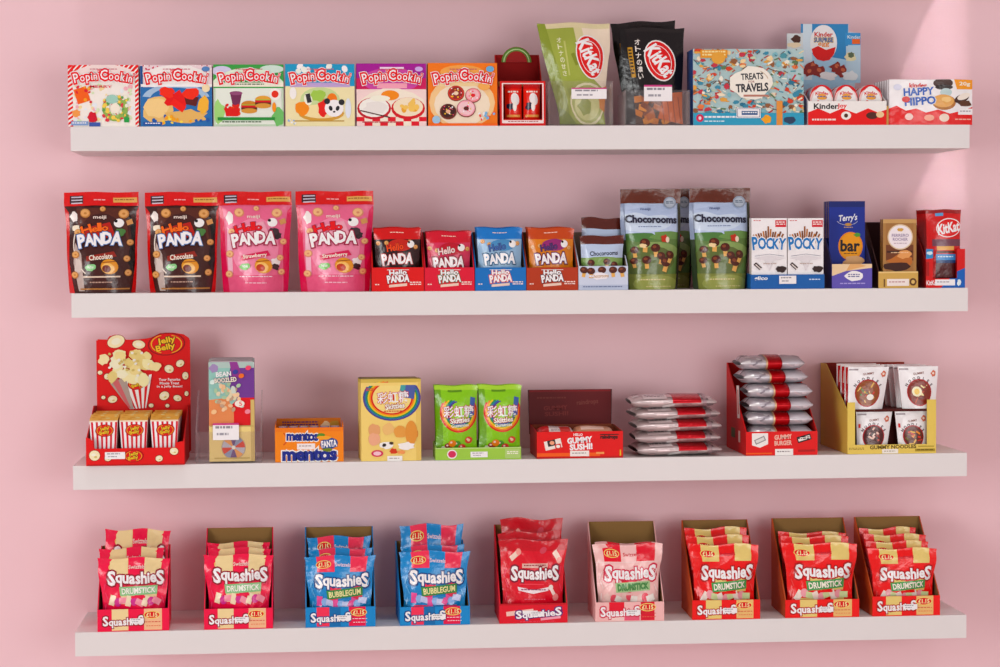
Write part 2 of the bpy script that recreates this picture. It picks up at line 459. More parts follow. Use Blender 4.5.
def art_kit(i, x0, x1, yt, yb):
    a = Art(x0, x1, yt, yb)
    if i == 0:
        a.rect(x0, yt, x1, yb, '#f1e9e4')
        with a.same():
            for k in range(-6, 30):
                a.line(x0+k*5.2-16, yt+9, x0+k*5.2-7, yt-1, 2.5, RED)
            for k in range(14):
                y = yt+k*4.6; a.line(x0-1, y+4, x0+5, y, 2, RED); a.line(x1-4, y+4, x1+1, y, 2, RED)
        a.rect(x0+5, yt+6.5, x1-3.5, yb, '#ece6de'); a.blob(103, 73, 30, 9, '#f3d9d4', 3, k=.1)
        dots(a, 20, (75, 84, 133, 122), ['#f2d7a0', '#e9b0b8', '#dfe6ea', '#cfe0b8'], 1, 2.6, 4)
        a.rrect(82, 95, 13, 15, '#e8642c', 18); dots(a, 5, (76, 87, 91, 104), ['#f0a040', '#d0273a'], 1.2, 2, 5)
        a.blob(92, 117, 5, 6, '#c41c34', 7); a.blob(76, 113, 4, 4, '#e89a58', 8)
        a.arc(115, 108, 7, 13, 0, 360, '#8cae5a', n=22); dots(a, 16, (103, 96, 127, 121), ['#9dc06c', '#d23a4a', '#f3ecd8', '#5e9a52', '#e9c860'], 1.2, 2.2, 9)
        a.ell(115, 108, 5, 5, '#efe4d2'); a.ell(112, 99, 6, 4.5, '#9cc8b8'); a.rect(124, 117, 129, 122, '#2f9a4a')
        a.rect(71, 121, 88, 125, '#7e9cc8'); a.rect(89, 122, 100, 126, '#3c56a0'); a.micro(72, 122, 86, 124, '#f4f4f4', 1, 4)
        a.text('MERRY', 101, 86.5, 22, 2.4, '#d43048')
    if i == 1:
        a.rect(x0, yt, x1, yb, '#e2cfd2'); dots(a, 40, (x0, yt, x1, yt+8), ['#f0e6e2', '#c0405a'], .6, 1.2, 3)
        a.rect(x0, 66, x0+2.6, yb, '#204a84'); a.ell(176, 78, 33, 13, '#efe6e2')
        a.rect(x0, 87, x1, yb, '#2f6aa6'); a.arc(176, 99, 26, 34, 10, 170, '#9fbad2', .45); a.rect(141, 84, 212, 86.6, '#f2ecec')
        a.blob(158, 110, 15, 13, '#dcb876', 5, k=.12); a.blob(156, 107, 12, 10, '#e6c88c', 6, k=.15); a.blob(186, 116, 20, 7, '#d9b06a', 8)
        a.blob(176, 99, 13, 8, '#d61f26', 9, k=.3); a.rrect(178, 105, 15, 7, '#e0302a', -35); a.blob(167, 92, 8, 5, '#e2392c', 10)
        a.poly([(184, 95), (199, 97), (196, 106), (186, 104)], '#5a1c1c'); a.blob(191, 93, 8, 6, '#e63a22', 12); a.blob(203, 105, 6, 9, '#e8b04c', 13)
        dots(a, 6, (148, 116, 208, 124), ['#f2d060', '#2456a0', '#f0a030'], 1.4, 2.6, 14); a.rect(143, 121.5, 162, 124.5, '#274e96'); a.micro(145, 122.3, 160, 124, '#fff', 1, 4)
        a.ell(206, 69, 4, 2.6, '#5580b4'); a.ell(206, 88, 4, 4, '#e8d8b0')
    if i == 2:
        a.rect(x0, yt, x1, yb, '#bcd0b8'); a.rect(x0, yt, x1, 88, '#3f9a48'); a.ell(222, 71, 10, 5, '#c8c6e0'); a.ell(272, 69, 12, 4, '#c6dcd0'); a.arc(248, 92, 30, 39, 20, 160, '#d8e8d0', .62)
        a.rect(x0, 82.5, x1, 86.6, '#e8e6d4'); a.micro(232, 83.5, 264, 85.5, '#3c5a40', 1, 4)
        a.rect(x0+2, 88, x1-2, yb-2, '#dde6da'); a.blob(219, 112, 5, 12, '#9cd07c', 2); a.blob(278, 116, 6, 9, '#70b868', 3)
        a.poly([(230, 93), (242, 93), (239.5, 105), (232.5, 105)], '#6a2c50'); a.ell(236, 93, 6.5, 2, '#8a4a70')
        dots(a, 14, (225, 105, 239, 114), ['#cf2f26', '#e0462c'], 1.2, 2.2, 5); a.poly([(224, 108), (240, 108), (238, 116), (226, 116)], '#d02a28')
        for bx, by, c in ((249, 108, '#c08038'), (263, 103, '#d8a048')):
            a.ell(bx, by-3.5, 8, 4, c); a.rect(bx-8, by-3, bx+8, by-.5, '#c8262c'); a.rect(bx-8, by-.8, bx+8, by+1.5, '#5a2418'); a.ell(bx, by+2.6, 8, 2.6, '#cc9448'); a.rect(bx-7.4, by-3.6, bx+7.4, by-2.9, '#8cc050')
        a.ell(275, 94, 6, 6, '#f0ece4'); a.ell(275, 94, 3.6, 3.6, '#d83a2e'); a.ell(274, 107, 2, 5, '#e8902c')
        a.rect(x0+4, 117, x1-9, 120, '#2f8a3c'); a.micro(222, 121, 262, 123, '#4a6a4a', 1, 8)
    if i == 3:
        a.rect(x0, yt, x1, 88, '#2e93bc'); dots(a, 3, (297, 66, 345, 72), ['#f0f4ea', '#e4efe0'], 2, 4, 3); a.rect(x0, 86, x1, yb, '#e4dcae'); a.rect(290, 82.5, 350, 87, '#b7a0cc')
        a.ell(320, 100, 20, 13, '#c2d49a'); a.ell(321, 113, 23, 8, '#c99a48'); a.ell(321, 111, 21, 7, '#ead9a4')
        a.blob(303, 108, 7, 8, '#e58a2c', 4); a.ell(308, 99, 4, 6, '#e8ecd8', 10); a.rrect(308.5, 98, 4.5, 9, '#2c2c30', 12); a.blob(318, 95, 7, 6, '#9cc458', 6)
        a.blob(323, 108, 5, 9, '#d8302c', 8); a.ell(332, 99, 5, 6, '#e27a28'); a.ell(334, 108, 9.5, 8.5, '#f4f2ea')
        a.ell(327, 101, 3, 3, '#26262a'); a.ell(341.5, 102, 3, 3, '#26262a'); a.ell(330.5, 108, 1.8, 2.6, '#26262a', 20); a.ell(337.5, 108, 1.8, 2.6, '#26262a', -20); a.ell(334, 111.5, 1.3, .9, '#26262a')
        a.rect(294, 120, 344, 121.2, '#b3924a'); a.ell(293, 93, 3.5, 6, '#efeae6'); a.ell(348, 108, 3, 10, '#d8e0ea'); dots(a, 3, (288, 118, 300, 124), ['#8fb0d8', '#ffffff'], .8, 1.6, 9)
    if i == 4:
        a.rect(x0, yt, x1, yb, '#9a1a8c'); a.rect(x0, 78, x1, 90, '#c01c58'); a.ell(391, 80, 30, 12, '#c04a9a'); a.rect(380, 67, 404, 69, '#f2d8ea'); a.rect(377, 83, 407, 88, '#e7a0b2')
        a.rect(x0, 89, x1, yb, '#f0d0cc'); a.blob(391, 108, 36, 20, '#f2e2d0', 3, k=.06)
        with a.same():
            for k in range(9):
                for j in range(3):
                    if (k+j) % 2: a.rect(x0+k*7.8, 112+j*4.4, x0+k*7.8+7.8, 116.4+j*4.4, '#d02434')
        a.ell(374, 108, 17, 11, '#b81c30'); a.ell(374, 107, 15, 9.6, '#efeae2'); a.blob(375, 108, 12, 6, '#e0ded8', 5); a.line(360, 110, 390, 117, 1.2, '#4a2020')
        a.ell(390, 95, 9, 5, '#e58a2c'); a.ell(380, 98, 10, 3, '#f2ead8'); a.ell(408, 108, 17, 11, '#c8202e'); a.ell(408, 106.5, 15, 9.4, '#f0dcc0')
        dots(a, 7, (398, 101, 419, 111), ['#dca040', '#ecc068'], 2.4, 3.8, 6); a.micro(362, 121, 400, 123, '#b04a50', 1, 5); a.ell(419, 69, 4, 2.4, '#c6a8e0')
    if i == 5:
        a.rect(x0, yt, x1, yb, '#ee7a22'); a.ell(462, 72, 22, 7, '#f4a45a'); a.ell(462, 102, 33, 26, '#f2c490'); a.ell(462, 104, 28, 21, '#f4dcc4'); a.rect(438, 82.5, 488, 86, '#f6d0a0')
        donut(a, 456, 93, 8.5, '#c83a30', '#8a2c26', '#f0d0b0', 3); donut(a, 473, 95, 8, '#e88a92', '#f0b8bc', '#d03038', 4)
        donut(a, 448, 111, 8.5, '#5a2820', '#3a1a18', '#e0b090', 5); donut(a, 466, 108, 9.5, '#e4a0ac', '#f0c4c8', '#5a2420', 6)
        a.ell(484, 86, 6, 4, '#e8a860'); dots(a, 4, (478, 112, 494, 122), ['#ffffff', '#e05a4a', '#7ab0d8'], 1, 1.8, 7); a.ell(490, 69, 4, 3, '#6aa8d0'); a.ell(436, 119, 4, 4, '#9cc0d8'); a.rect(x0, 122.5, x1, yb, '#e8681c')
    kit_title(a, x0+7, x1-5, 79)
    return a
KITS = [(68, 138.6, 65, 126.2, '#e8dcd8', 'white candy kit box with red candy stripe border, farthest left'),
        (140.4, 212, 65, 126, '#1c3a66', 'blue and white candy kit box with yellow and red food picture'),
        (213.5, 283.6, 64.5, 126, '#1f5a3a', 'green candy kit box picturing burgers and fries'),
        (285.3, 354.6, 64, 125.8, '#18485e', 'blue topped candy kit box picturing a panda lunch'),
        (356.5, 426.2, 63.5, 125.4, '#4a1050', 'purple candy kit box with red gingham and white plates'),
        (428, 497.2, 63, 125, '#7a2c10', 'orange candy kit box picturing four doughnuts')]
for i, (x0, x1, yt, yb, sd, lb) in enumerate(KITS):
    carton(x0, x1, yt, yb, 0, YF+.001*(i % 2), .045, 'candy_kit_box', lb, 'candy box', art_kit(i, x0, x1, yt, yb), sd, group='candy kit boxes on the top shelf')

# --- small red stand with green arch
a = Art(500, 545, 81, 125)
a.rect(500, 81, 545, 125, '#c81c22'); a.rect(502.5, 83, 542.5, 121, '#f0dcd8'); a.rect(504, 84.5, 541, 119.5, '#b8161e'); a.rect(505, 120.3, 541, 122.6, '#efe2dc'); a.micro(508, 120.8, 538, 122.2, '#a02028', 1, 3)
tr, I = tray(500, 545.5, 115, 125, 0, YF, .13, 55, 'display_carton', 'small red sweet stand with green arch behind two red packets', 'display carton', None, '#b3141c', '#7a1016', slope=.97, back_inset=0, back_in='#8e1218')
for ch in list(tr.children):
    if ch.name.startswith('front_panel'): bpy.data.objects.remove(ch)
m = MB(); hw, hh, ww = I['w']/2, W(522, 81, YF).z-I['z'], .0025
cm = mat('#c81c22')
for q in ((-hw, -hw+.0075, 0, hh), (hw-.0075, hw, 0, hh), (-hw+.0075, hw-.0075, 0, .0135), (-hw+.0075, hw-.0075, hh-.006, hh)):
    m.box(q[0], q[1], 0, ww, q[2], q[3], cm)
a = Art(500, 545, 81, 125); bd = '#f0dcd8'
for r_ in ((502, 83, 503.2, 122.5), (542, 83, 543.2, 122.5), (503.2, 83, 542, 84), (503, 119.6, 542.4, 122.6)): a.rect(*r_, bd)
a.micro(508, 120.4, 538, 121.8, '#a02028', 1, 3)
m.panel(-hw, hw, 0, 0, hh, a); m.build('front_panel', tr)
zt = W(515, 47, YF+.13).z-I['z']; zb_ = I['zb']
m = MB(); R1, R2 = .033, .0225; pts = [(-.001+R1*math.cos(t*math.pi/14), zb_-.016+R1*math.sin(t*math.pi/14)) for t in range(15)]
kx = (zt-zb_+.016)/R1
pts = [(x, zb_-.016+(z-zb_+.016)*kx) for x, z in pts]
m.prism(pts, 'y', .1245, .1275, mat('#9c1a1c'))
aa = Art(-1, 1, -1, 1); m.build('header_panel', tr)
m = MB(); n = 14
for t in range(n):
    A_, B_ = math.pi*t/n, math.pi*(t+1)/n
    for ra, rb, c, yy in ((R1*.98, R1*.72, '#5c8a3a', .1242), (R1*.86, R1*.80, '#c8d8a0', .1238)):
        q = [(-.001+r_*math.cos(T), yy, zb_-.016+r_*kx*math.sin(T)) for r_, T in ((ra, A_), (rb, A_), (rb, B_), (ra, B_))]
        m.face(q[::-1], mat(c))
m.build('green_arch', tr)['label'] = 'green arch'
m = MB(); m.box(-hw+.003, hw-.003, .1, .1015, hh-.004, hh+.006, mat('#a8803c')); m.build('gold_strip', tr)
for k, (x0, x1, lb) in enumerate(((505, 522.5, 'left red packet of the two in the green arched stand'), (523.5, 541, 'right red packet of the two in the green arched stand'))):
    cx, w, h, z = spot(x0, x1, 82, 0, YF+.008)
    a = Art(x0, x1, 82, 119, 'foil'); a.rect(x0, 82, x1, 119, '#d8321e'); a.rect(x0, 82, x1, 88, '#c02018'); mx = (x0+x1)/2
    a.ell(mx+1.5, 97, 4.4, 5.4, '#f2efe8', 20); a.blob(mx-3, 103, 4, 3, '#20203a', 4+k); a.ell(mx+1, 103, 2.2, 4, '#e9e4dc'); a.micro(x0+3, 90, x1-3, 92.4, '#f4e4d8', 1, 7+k); a.rect(x0+2, 110, x1-2, 112, '#f0a058'); a.micro(x0+3, 114, x1-3, 116, '#f6d8c8', 1, k)
    o = bag_mesh('sweet_packet', w, h, .022, '#d8321e', a, 40+k, loc=(cx, YF+.022, z+.0016), kind='pillow', ns=8, nt=8, wb=1, wr=.0006)
    tag(o, lb, 'sweet packet', 'red packets in the green arched stand')

# --- two flavours of wafer bags in acrylic holders
def logo(a, cx, cy, rx, ry, rot, tr):
    a.ell(cx, cy, rx+1.3, ry+1.3, '#f3ece6', rot, 24); a.ell(cx, cy, rx, ry, '#cf1422', rot, 24); a.ell(cx, cy, rx*.78, ry*.8, '#f6f0ec', rot, 22); a.ell(cx, cy, rx*.74, ry*.76, '#d01524', rot, 22)
    a.text('KitKat', cx, cy, ry*1.72, rx*.95, WH, tr, .035, shear=.15)
def art_green():
    a = Art(538, 612, 24, 124, 'foil'); a.rect(538, 24, 612, 124, '#9aa84e'); a.poly([(574, 24), (612, 24), (612, 92), (580, 70)], '#e9dcc6'); a.poly([(574, 24), (582, 24), (588, 60), (578, 66)], '#d5cfa0')
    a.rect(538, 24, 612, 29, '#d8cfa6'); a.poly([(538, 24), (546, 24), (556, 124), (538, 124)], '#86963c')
    for k, ch in enumerate('オトナの甘さ'): a.text(ch, 557.5, 41+k*6.6, 4.8, 5, '#e8ecc8', bold=.01)
    a.rect(562, 42, 564, 76, '#b8c070'); a.ell(585, 104, 27, 21, '#e2e0b8'); a.ell(585, 104, 24.5, 18.5, '#a9b268'); a.ell(584, 106, 20, 14, '#c8cc8c'); a.blob(580, 106, 11, 8, '#8f9c46', 3); a.poly([(538, 106), (552, 112), (566, 124), (538, 124)], '#748434')
    a.poly([(600, 90), (612, 86), (612, 112), (604, 108)], '#c8803c'); a.rrect(572, 60, 4, 12, '#7e8a34', 20)
    logo(a, 590, 58, 14.5, 21, 14, -62); return a
def art_black():
    a = Art(621, 687, 29, 124, 'foil'); a.rect(621, 29, 687, 124, '#120f10'); a.rect(621, 29, 687, 33, '#1e1a1a')
    for k, ch in enumerate('オトナの濃い'): a.text(ch, 638, 43+k*6.8, 5.4, 5.4, '#eae4dc', bold=.012)
    a.rect(627.5, 48, 632.5, 78, '#b88a34'); a.micro(628.3, 50, 631.6, 76, '#3a2a12', 8, 5)
    a.rect(624, 96, 687, 124, '#4a3020'); r = random.Random(4)
    for k in range(16): a.rrect(r.uniform(626, 686), r.uniform(98, 122), r.uniform(8, 15), r.uniform(4, 7), ('#b0622c', '#c87a34', '#7c401e', '#d88e3c')[k % 4], r.uniform(-30, 30))
    a.poly([(656, 118), (664, 94), (687, 92), (687, 124)], '#c8642e')
    for k in range(4): a.line(660+k*7, 97, 664+k*7, 122, 1, '#8a3a1c')
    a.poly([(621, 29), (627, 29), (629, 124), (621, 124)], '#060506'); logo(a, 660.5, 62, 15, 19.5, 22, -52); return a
def wafer_bag(x0, x1, yt, yb, Y, base, art, back, seed, name, label, group, lean, wb, skew):
    cx, w, h, z = spot(x0, x1, yt, 0, Y, yb)
    o = bag_mesh(name, w, h, .034, base, art, seed, loc=(cx, Y-.002, z+.0035), wb=wb, wr=.003, skew=skew, hold=.1, back=back, lean=lean, kind='pillow', ns=14, nt=18)
    return tag(o, label, 'chocolate bag', group)
gb = wafer_bag(538, 611, 24, 124, YF+.03, '#9aa84e', art_green(), '#7c8a3a', 11, 'wafer_bag', 'green matcha wafer bag with red oval, front of its pair', 'green wafer bags', .10, .63, .105)
c2 = copy_tree(gb, (gb.location.x+.004, gb.location.y+.037, gb.location.z), 'green matcha wafer bag hidden mostly behind another green bag', 'green wafer bags', (1, 1, 1.0))
bb = wafer_bag(620, 686, 29, 124, YF+.03, '#141112', art_black(), '#0e0c0d', 21, 'wafer_bag', 'black wafer bag with red oval, front of its pair', 'black wafer bags', .10, .82, .04)
copy_tree(bb, (bb.location.x-.003, bb.location.y+.043, bb.location.z+.0045), 'black wafer bag peeking out behind the front black bag', 'black wafer bags', (1, 1, 1.065), (0, math.radians(-2.5), 0))
holder(548.5, 613, 81, 124.3, 0, YF-.002, .11, .07, 'clear acrylic holder in front of the green wafer bags', (589, 93, 35, 11, True))
holder(625, 690, 90, 124.3, 0, YF-.002, .11, .07, 'clear acrylic holder in front of the black wafer bags', (658, 93, 28, 16, True))

# --- illustrated travel treats box
a = Art(693, 803.5, 49, 124); a.rect(693, 49, 804, 124, '#a9c4c4'); r = random.Random(8)
pal = ['#e9dcc0', '#d8a050', '#7fb4bc', '#3f86a0', '#c8452e', '#9cc8c8', '#4f8f9a', '#2f6f8a', '#ead0a0', '#b7cdb0', '#d97a4a', '#f0e8d8', '#5a7a58', '#8a5a3a', '#a9c4d0', '#b83a48']
for L in range(11):
    with a.same():
        for k in range(44):
            x, y = r.uniform(693, 804), r.uniform(50, 112); c = r.choice(pal)
            if L % 3 == 0: a.blob(x, y, r.uniform(1.6, 4), r.uniform(1.2, 2.8), c, L*99+k)
            elif L % 3 == 1: a.rrect(x, y, r.uniform(2.5, 7), r.uniform(.8, 1.8), c, r.uniform(-60, 60))
            else: a.line(x, y, x+r.uniform(-6, 6), y+r.uniform(-4, 4), r.uniform(.5, 1), r.choice(['#2a4a58', '#5a3a2a', '#f4ecd8', '#a83a30']))
a.rect(700, 50, 727, 58, '#d8953c'); a.micro(702, 51, 725, 57, '#f3dba0', 2, 3); a.ell(718, 58, 7, 6, '#d9a04a')
a.rect(693, 112, 804, 124, '#3a98b8'); a.micro(704, 115, 736, 118, '#e8f2f4', 1, 5); a.micro(704, 119.5, 724, 121.5, '#cfe4ea', 1, 6); a.ell(699.5, 117, 3.8, 3.8, '#c62a50'); a.ell(699.5, 117, 1.4, 1.8, '#f2dce2')
a.blob(766, 118, 5, 4, '#e6a23c', 3); a.blob(790, 119, 6, 4, '#2a3e5a', 4); a.rect(776, 100, 782, 124, '#d8904a')
a.blob(751, 83, 21, 16, '#efe8dc', 5, n=18, k=.1); a.arc(751, 83, 17, 18, 20, 60, '#c8b8a0', .8)
a.text('TREATS', 751.5, 76, 22, 6, '#2a2c34', 3, .03); a.text('FOR', 751, 81.2, 6, 2, '#8a3a34'); a.text('TRAVELS', 751.5, 87, 32, 7.6, '#2a2c34', 3, .035); a.rect(743, 94, 768, 96, '#b07a6a')
a.rrect(748, 112, 24, 10, '#eef0ee'); a.rrect(748, 112, 22.6, 8.6, '#34507a'); a.rrect(748, 112, 21.6, 7.6, '#f1f1ee'); a.rect(741, 110, 757, 114, '#3a5a86'); a.micro(742, 111, 756, 113, '#e8eef4', 1, 4)
o, I = carton(693, 803.5, 49, 124, 0, YF+.003, .075, 'gift_box', 'wide illustrated treats box with pale nameplate and teal base', 'gift box', a, '#1c4a8a', '#7fb0c0')

# --- egg counter display
a = Art(808, 886.5, 101, 124); a.rect(808, 101, 887, 124, '#f0eae6')
a.poly([(808, 112), (818, 108), (830, 113), (842, 108), (856, 113), (868, 108), (878, 112), (887, 109), (887, 124), (808, 124)], '#d9261f')
a.text('Kinder', 826, 106, 24, 5, '#1c1c1c', 0, .03); a.text('Joy', 842, 106, 9, 5, '#d9261f', 0, .03); a.ell(846, 115, 5, 4, '#f2ece4'); a.ell(846, 115, 2, 2, '#4a2a1c'); a.ell(872, 115, 6, 3.4, '#4a241a'); a.ell(880, 114, 4, 3, '#e4c89a'); a.micro(812, 118, 836, 121, '#f4d8d2', 1, 4)
tr, I = tray(808, 886.5, 101, 124, 0, YF, .15, 94, 'display_carton', 'blue and white chocolate egg stand with tall egg header', 'display carton', a, '#ece4e2', '#d8c8c0', slope=.4, side_front=None)
ha = Art(787, 861, 24, 90)
ha.rect(787, 24, 861, 124, '#a8cfe6'); ha.poly([(801, 24), (848, 24), (848, 60), (801, 52)], '#3a86bd'); ha.rect(787, 33, 803, 90, '#d4dcdc'); ha.rect(803, 24, 812, 80, '#cfe0ea'); ha.blob(796, 39, 5, 4, '#4a2a20', 3); ha.blob(795, 45, 7, 3, '#e9d8b8', 4)
ha.rect(845, 33, 861, 45, '#3f8fc8'); ha.text('Kinder', 854, 37, 13, 3.4, '#d8e8f2'); ha.rect(852, 39, 860, 44, '#e06a34'); ha.rect(846, 46, 860, 80, '#b7d2e0'); ha.blob(850, 57, 6, 5, '#e2dcb0', 7); ha.blob(851, 55, 3, 3, '#5a6a50', 8)
ha.ell(823.5, 43, 13.5, 18, '#eef0f0', 0, 26); ha.poly([(811.5, 49), (818, 46), (826, 50), (835.6, 47), (834, 54), (829.5, 60), (823.5, 61.2), (817, 59.5), (813, 55)], '#d5241e')
ha.text('Kinder', 823.5, 34.5, 18, 4.4, '#c8321f', 0, .03); ha.text('SURPRISE', 823.5, 40, 19, 4.6, '#3a6ab0', 0, .03, (('#f0c03a', .09),)); ha.text('egg', 823.5, 45, 11, 4, '#e08a2a', 0, .02)
for k, (x, y) in enumerate(((812, 66), (836, 67), (842, 71), (818, 71), (808, 72))): ha.blob(x, y, 6.5, 5, '#8a2a24', 30+k, k=.4); ha.blob(x+1, y-1, 2.4, 2, '#c86a4a', 40+k)
ha.blob(850, 76, 8, 5, '#dfe8ea', 9); ha.blob(828, 76, 9, 4, '#f0f4f4', 10)
yy = YF+.152; zb0 = I['z']
px = lambda x, y: (W(x, y, yy).x-I['cx'], W(x, y, yy).z-zb0)
m = MB(); prof = [px(791, 120), px(855, 120), px(855, 83), px(860.5, 82), px(860.5, 33), px(848.5, 32), px(848.5, 24), px(801, 24), px(801, 33.5), px(787, 33.5), px(787, 51), px(791, 52)]
m.prism(prof, 'y', .152, .155, mat('#bcd6e4'))
L_, B_ = px(787, 90); R_, T_ = px(861, 24)
class Clip(Art): pass
def shaped(m, prof, y, art, x0, x1, z0, z1):
    """art drawn only inside an outline that is a union of upright rectangles"""
    m.panel(x0, x1, y, z0, z1, art)
sub = lambda X0, X1, Y0, Y1: (px(X0, Y1), px(X1, Y0))
for X0, X1, Y0, Y1 in ((801, 848.5, 24, 90), (787, 801, 33.5, 51.5), (791, 801, 51.5, 90), (848.5, 860.5, 33, 83)):
    b_ = Art(X0, X1, Y0, Y1); b_.sh = [([((q[0]*(861-787)+787-X0)/(X1-X0), ((q[1]*(90-24)+(90-90)) - (90-Y1))/(Y1-Y0)) for q in pts], fs, c, l) for pts, fs, c, l in ha.sh]
    (xa, za), (xb, zb2) = sub(X0, X1, Y0, Y1); m.panel(xa, xb, .152, za, zb2, b_)
m.build('header_panel', tr)
def egg_pack(parent_name='egg_pack'):
    pass
cols3 = [(810, 833), (834.5, 857.5), (859, 882)]
base_egg = None
for row in range(2):
    for k, (x0, x1) in enumerate(cols3):
        Y = YF+.012+.05*row
        cx, w, h, z = spot(x0, x1, 85.5, 0, YF+.012, 120)
        lb = '%s chocolate egg pack in the %s row of the egg stand' % (['left', 'middle', 'right'][k], ['front', 'rear'][row])
        if base_egg is None:
            a = Art(x0, x1, 85.5, 124); a.rect(x0, 85, x1, 124, '#e6c8c6'); a.rect(x0, 85, x1, 89, '#c8222a'); a.ell(x0+12, 100, 10.5, 13, '#f0ece8', 0, 24); a.poly([(x0+2, 103), (x0+8, 100), (x0+14, 104), (x0+22, 101), (x0+21, 112), (x0+3, 112)], '#d5241e'); a.text('Kinder', x0+12, 93, 13, 3, '#cc2a22', 0, .03); a.ell(x0+12, 97, 5, 3, '#e0a050'); a.micro(x0+7, 96.3, x0+17, 98, '#3a62a8', 1, 3)
            m = MB(); n = 10; hw2 = w/2
            prof = [(-hw2, 0), (hw2, 0)]+[(hw2*math.cos(math.pi*t/n), h*.72+h*.28*math.sin(math.pi*t/n)) for t in range(n+1)]
            m.prism(prof, 'y', .0006, .036, mat('#e4d4d2'))
            top = lambda s: h*.72+h*.28*math.sqrt(max(0, 1-(2*s-1)**2))
            m.surf(lambda s, t: np.array(((s-.5)*w, .0, t*top(s))), 12, 4, '#e6c8c6', 'card', a)
            o = m.build('egg_pack', None, (cx, Y, z+.0016)); base_egg = tag(o, lb, 'chocolate egg pack', 'egg packs in the egg stand')
        else: copy_tree(base_egg, (cx, Y, z+.0016), lb)

# --- hippo biscuit packs standing one behind the other
a = Art(889, 973, 79.5, 124, 'foil'); a.rect(889, 79, 974, 124, '#f1eded')
a.poly([(889, 108), (897, 105), (906, 110), (916, 108), (926, 112), (938, 109), (950, 113), (962, 110), (974, 106), (974, 124), (889, 124)], '#d8231d')
a.rect(889, 79, 889.9, 108, '#a9a0a4'); a.ell(943, 83, 10, 5, '#3a2018'); a.ell(944, 87, 9, 2.6, '#241410'); a.ell(946, 92, 6, 4, '#b8d0d0'); a.ell(944, 102, 12, 7.5, '#a87038'); a.ell(943, 100.5, 11, 6.4, '#d9a55e'); a.blob(947, 99, 5, 3, '#e8c484', 4); a.ell(962, 98, 8, 4, '#3a1e16', 20); a.ell(964, 96, 7, 3, '#efe4d8', 20); a.blob(965, 103, 7, 3.4, '#54301e', 7)
a.poly([(954, 79.5), (974, 79.5), (974, 89), (957, 89)], '#e89a3a'); a.text('20g', 965, 84, 11, 4.6, '#fff0d8', 0, .02)
a.text('kinder', 918, 85.2, 17, 4.4, '#c8242a', 0, .03); a.ell(898, 87, 4, 3, '#d0d4e4')
a.text('HAPPY', 918.5, 91.2, 29, 7, '#2456ac', 3, .04, (('#ffffff', .1),)); a.text('HIPPO', 920, 100.6, 30, 7.4, '#2456ac', 4, .04, (('#ffffff', .1),))
a.ell(906, 99, 4, 3, '#c8302c'); a.ell(909, 116, 4, 3.4, '#efc8c0'); a.ell(929, 117, 5, 3, '#e8a088'); a.ell(944, 117, 5, 4, '#f0d8c8'); a.rect(958, 108, 973, 114, '#f4f1f0'); a.micro(960, 110, 971, 112, '#9a9aa0', 1, 3); a.micro(955, 118, 972, 120, '#f2b8a8', 1, 5)
cx, w, h, z = spot(889, 973, 79.5, 0, YF+.002)
m0 = None
for k in range(7):
    loc = (cx-.0012*k, YF+.008+.0148*k, z)
    lb = 'white and red biscuit pack, %s of seven in the row at the top right' % ['front', 'second', 'third', 'fourth', 'fifth', 'sixth', 'rearmost'][k]
    if m0 is None:
        m0 = bag_mesh('biscuit_pack', w, h, .012, '#f1eded', a, 77, loc=loc, kind='flat', wb=1., wr=.0007, ns=10, nt=6, back='#e6e2e4'); tag(m0, lb, 'biscuit pack', 'biscuit packs at the top right')
    else: copy_tree(m0, loc, lb)
m = MB(); cx2, w2, h2, z2 = spot(881.5, 888, 106, 0, YF+.01)
m.box(-w2/2, w2/2, 0, .004, 0, h2, mat('#cfae6a')); q = Art(0, 6, 0, 18); q.rect(0, 0, 6, 18, '#cfa860'); q.rect(1.4, 3, 4.4, 15, '#9a8a4a'); m.panel(-w2/2, w2/2, 0, 0, h2, q)
m.box(-w2/2, -w2/2+.002, .004, .1, 0, h2*.9, mat('#e6e0da')); m.box(-w2/2+.002, -w2/2+.018, .1, .102, 0, h2*.9, mat('#e6e0da'))
tag(m.build('tray_divider', None, (cx2, YF+.006, z2)), 'narrow tan card divider left of the white biscuit packs', 'card divider')
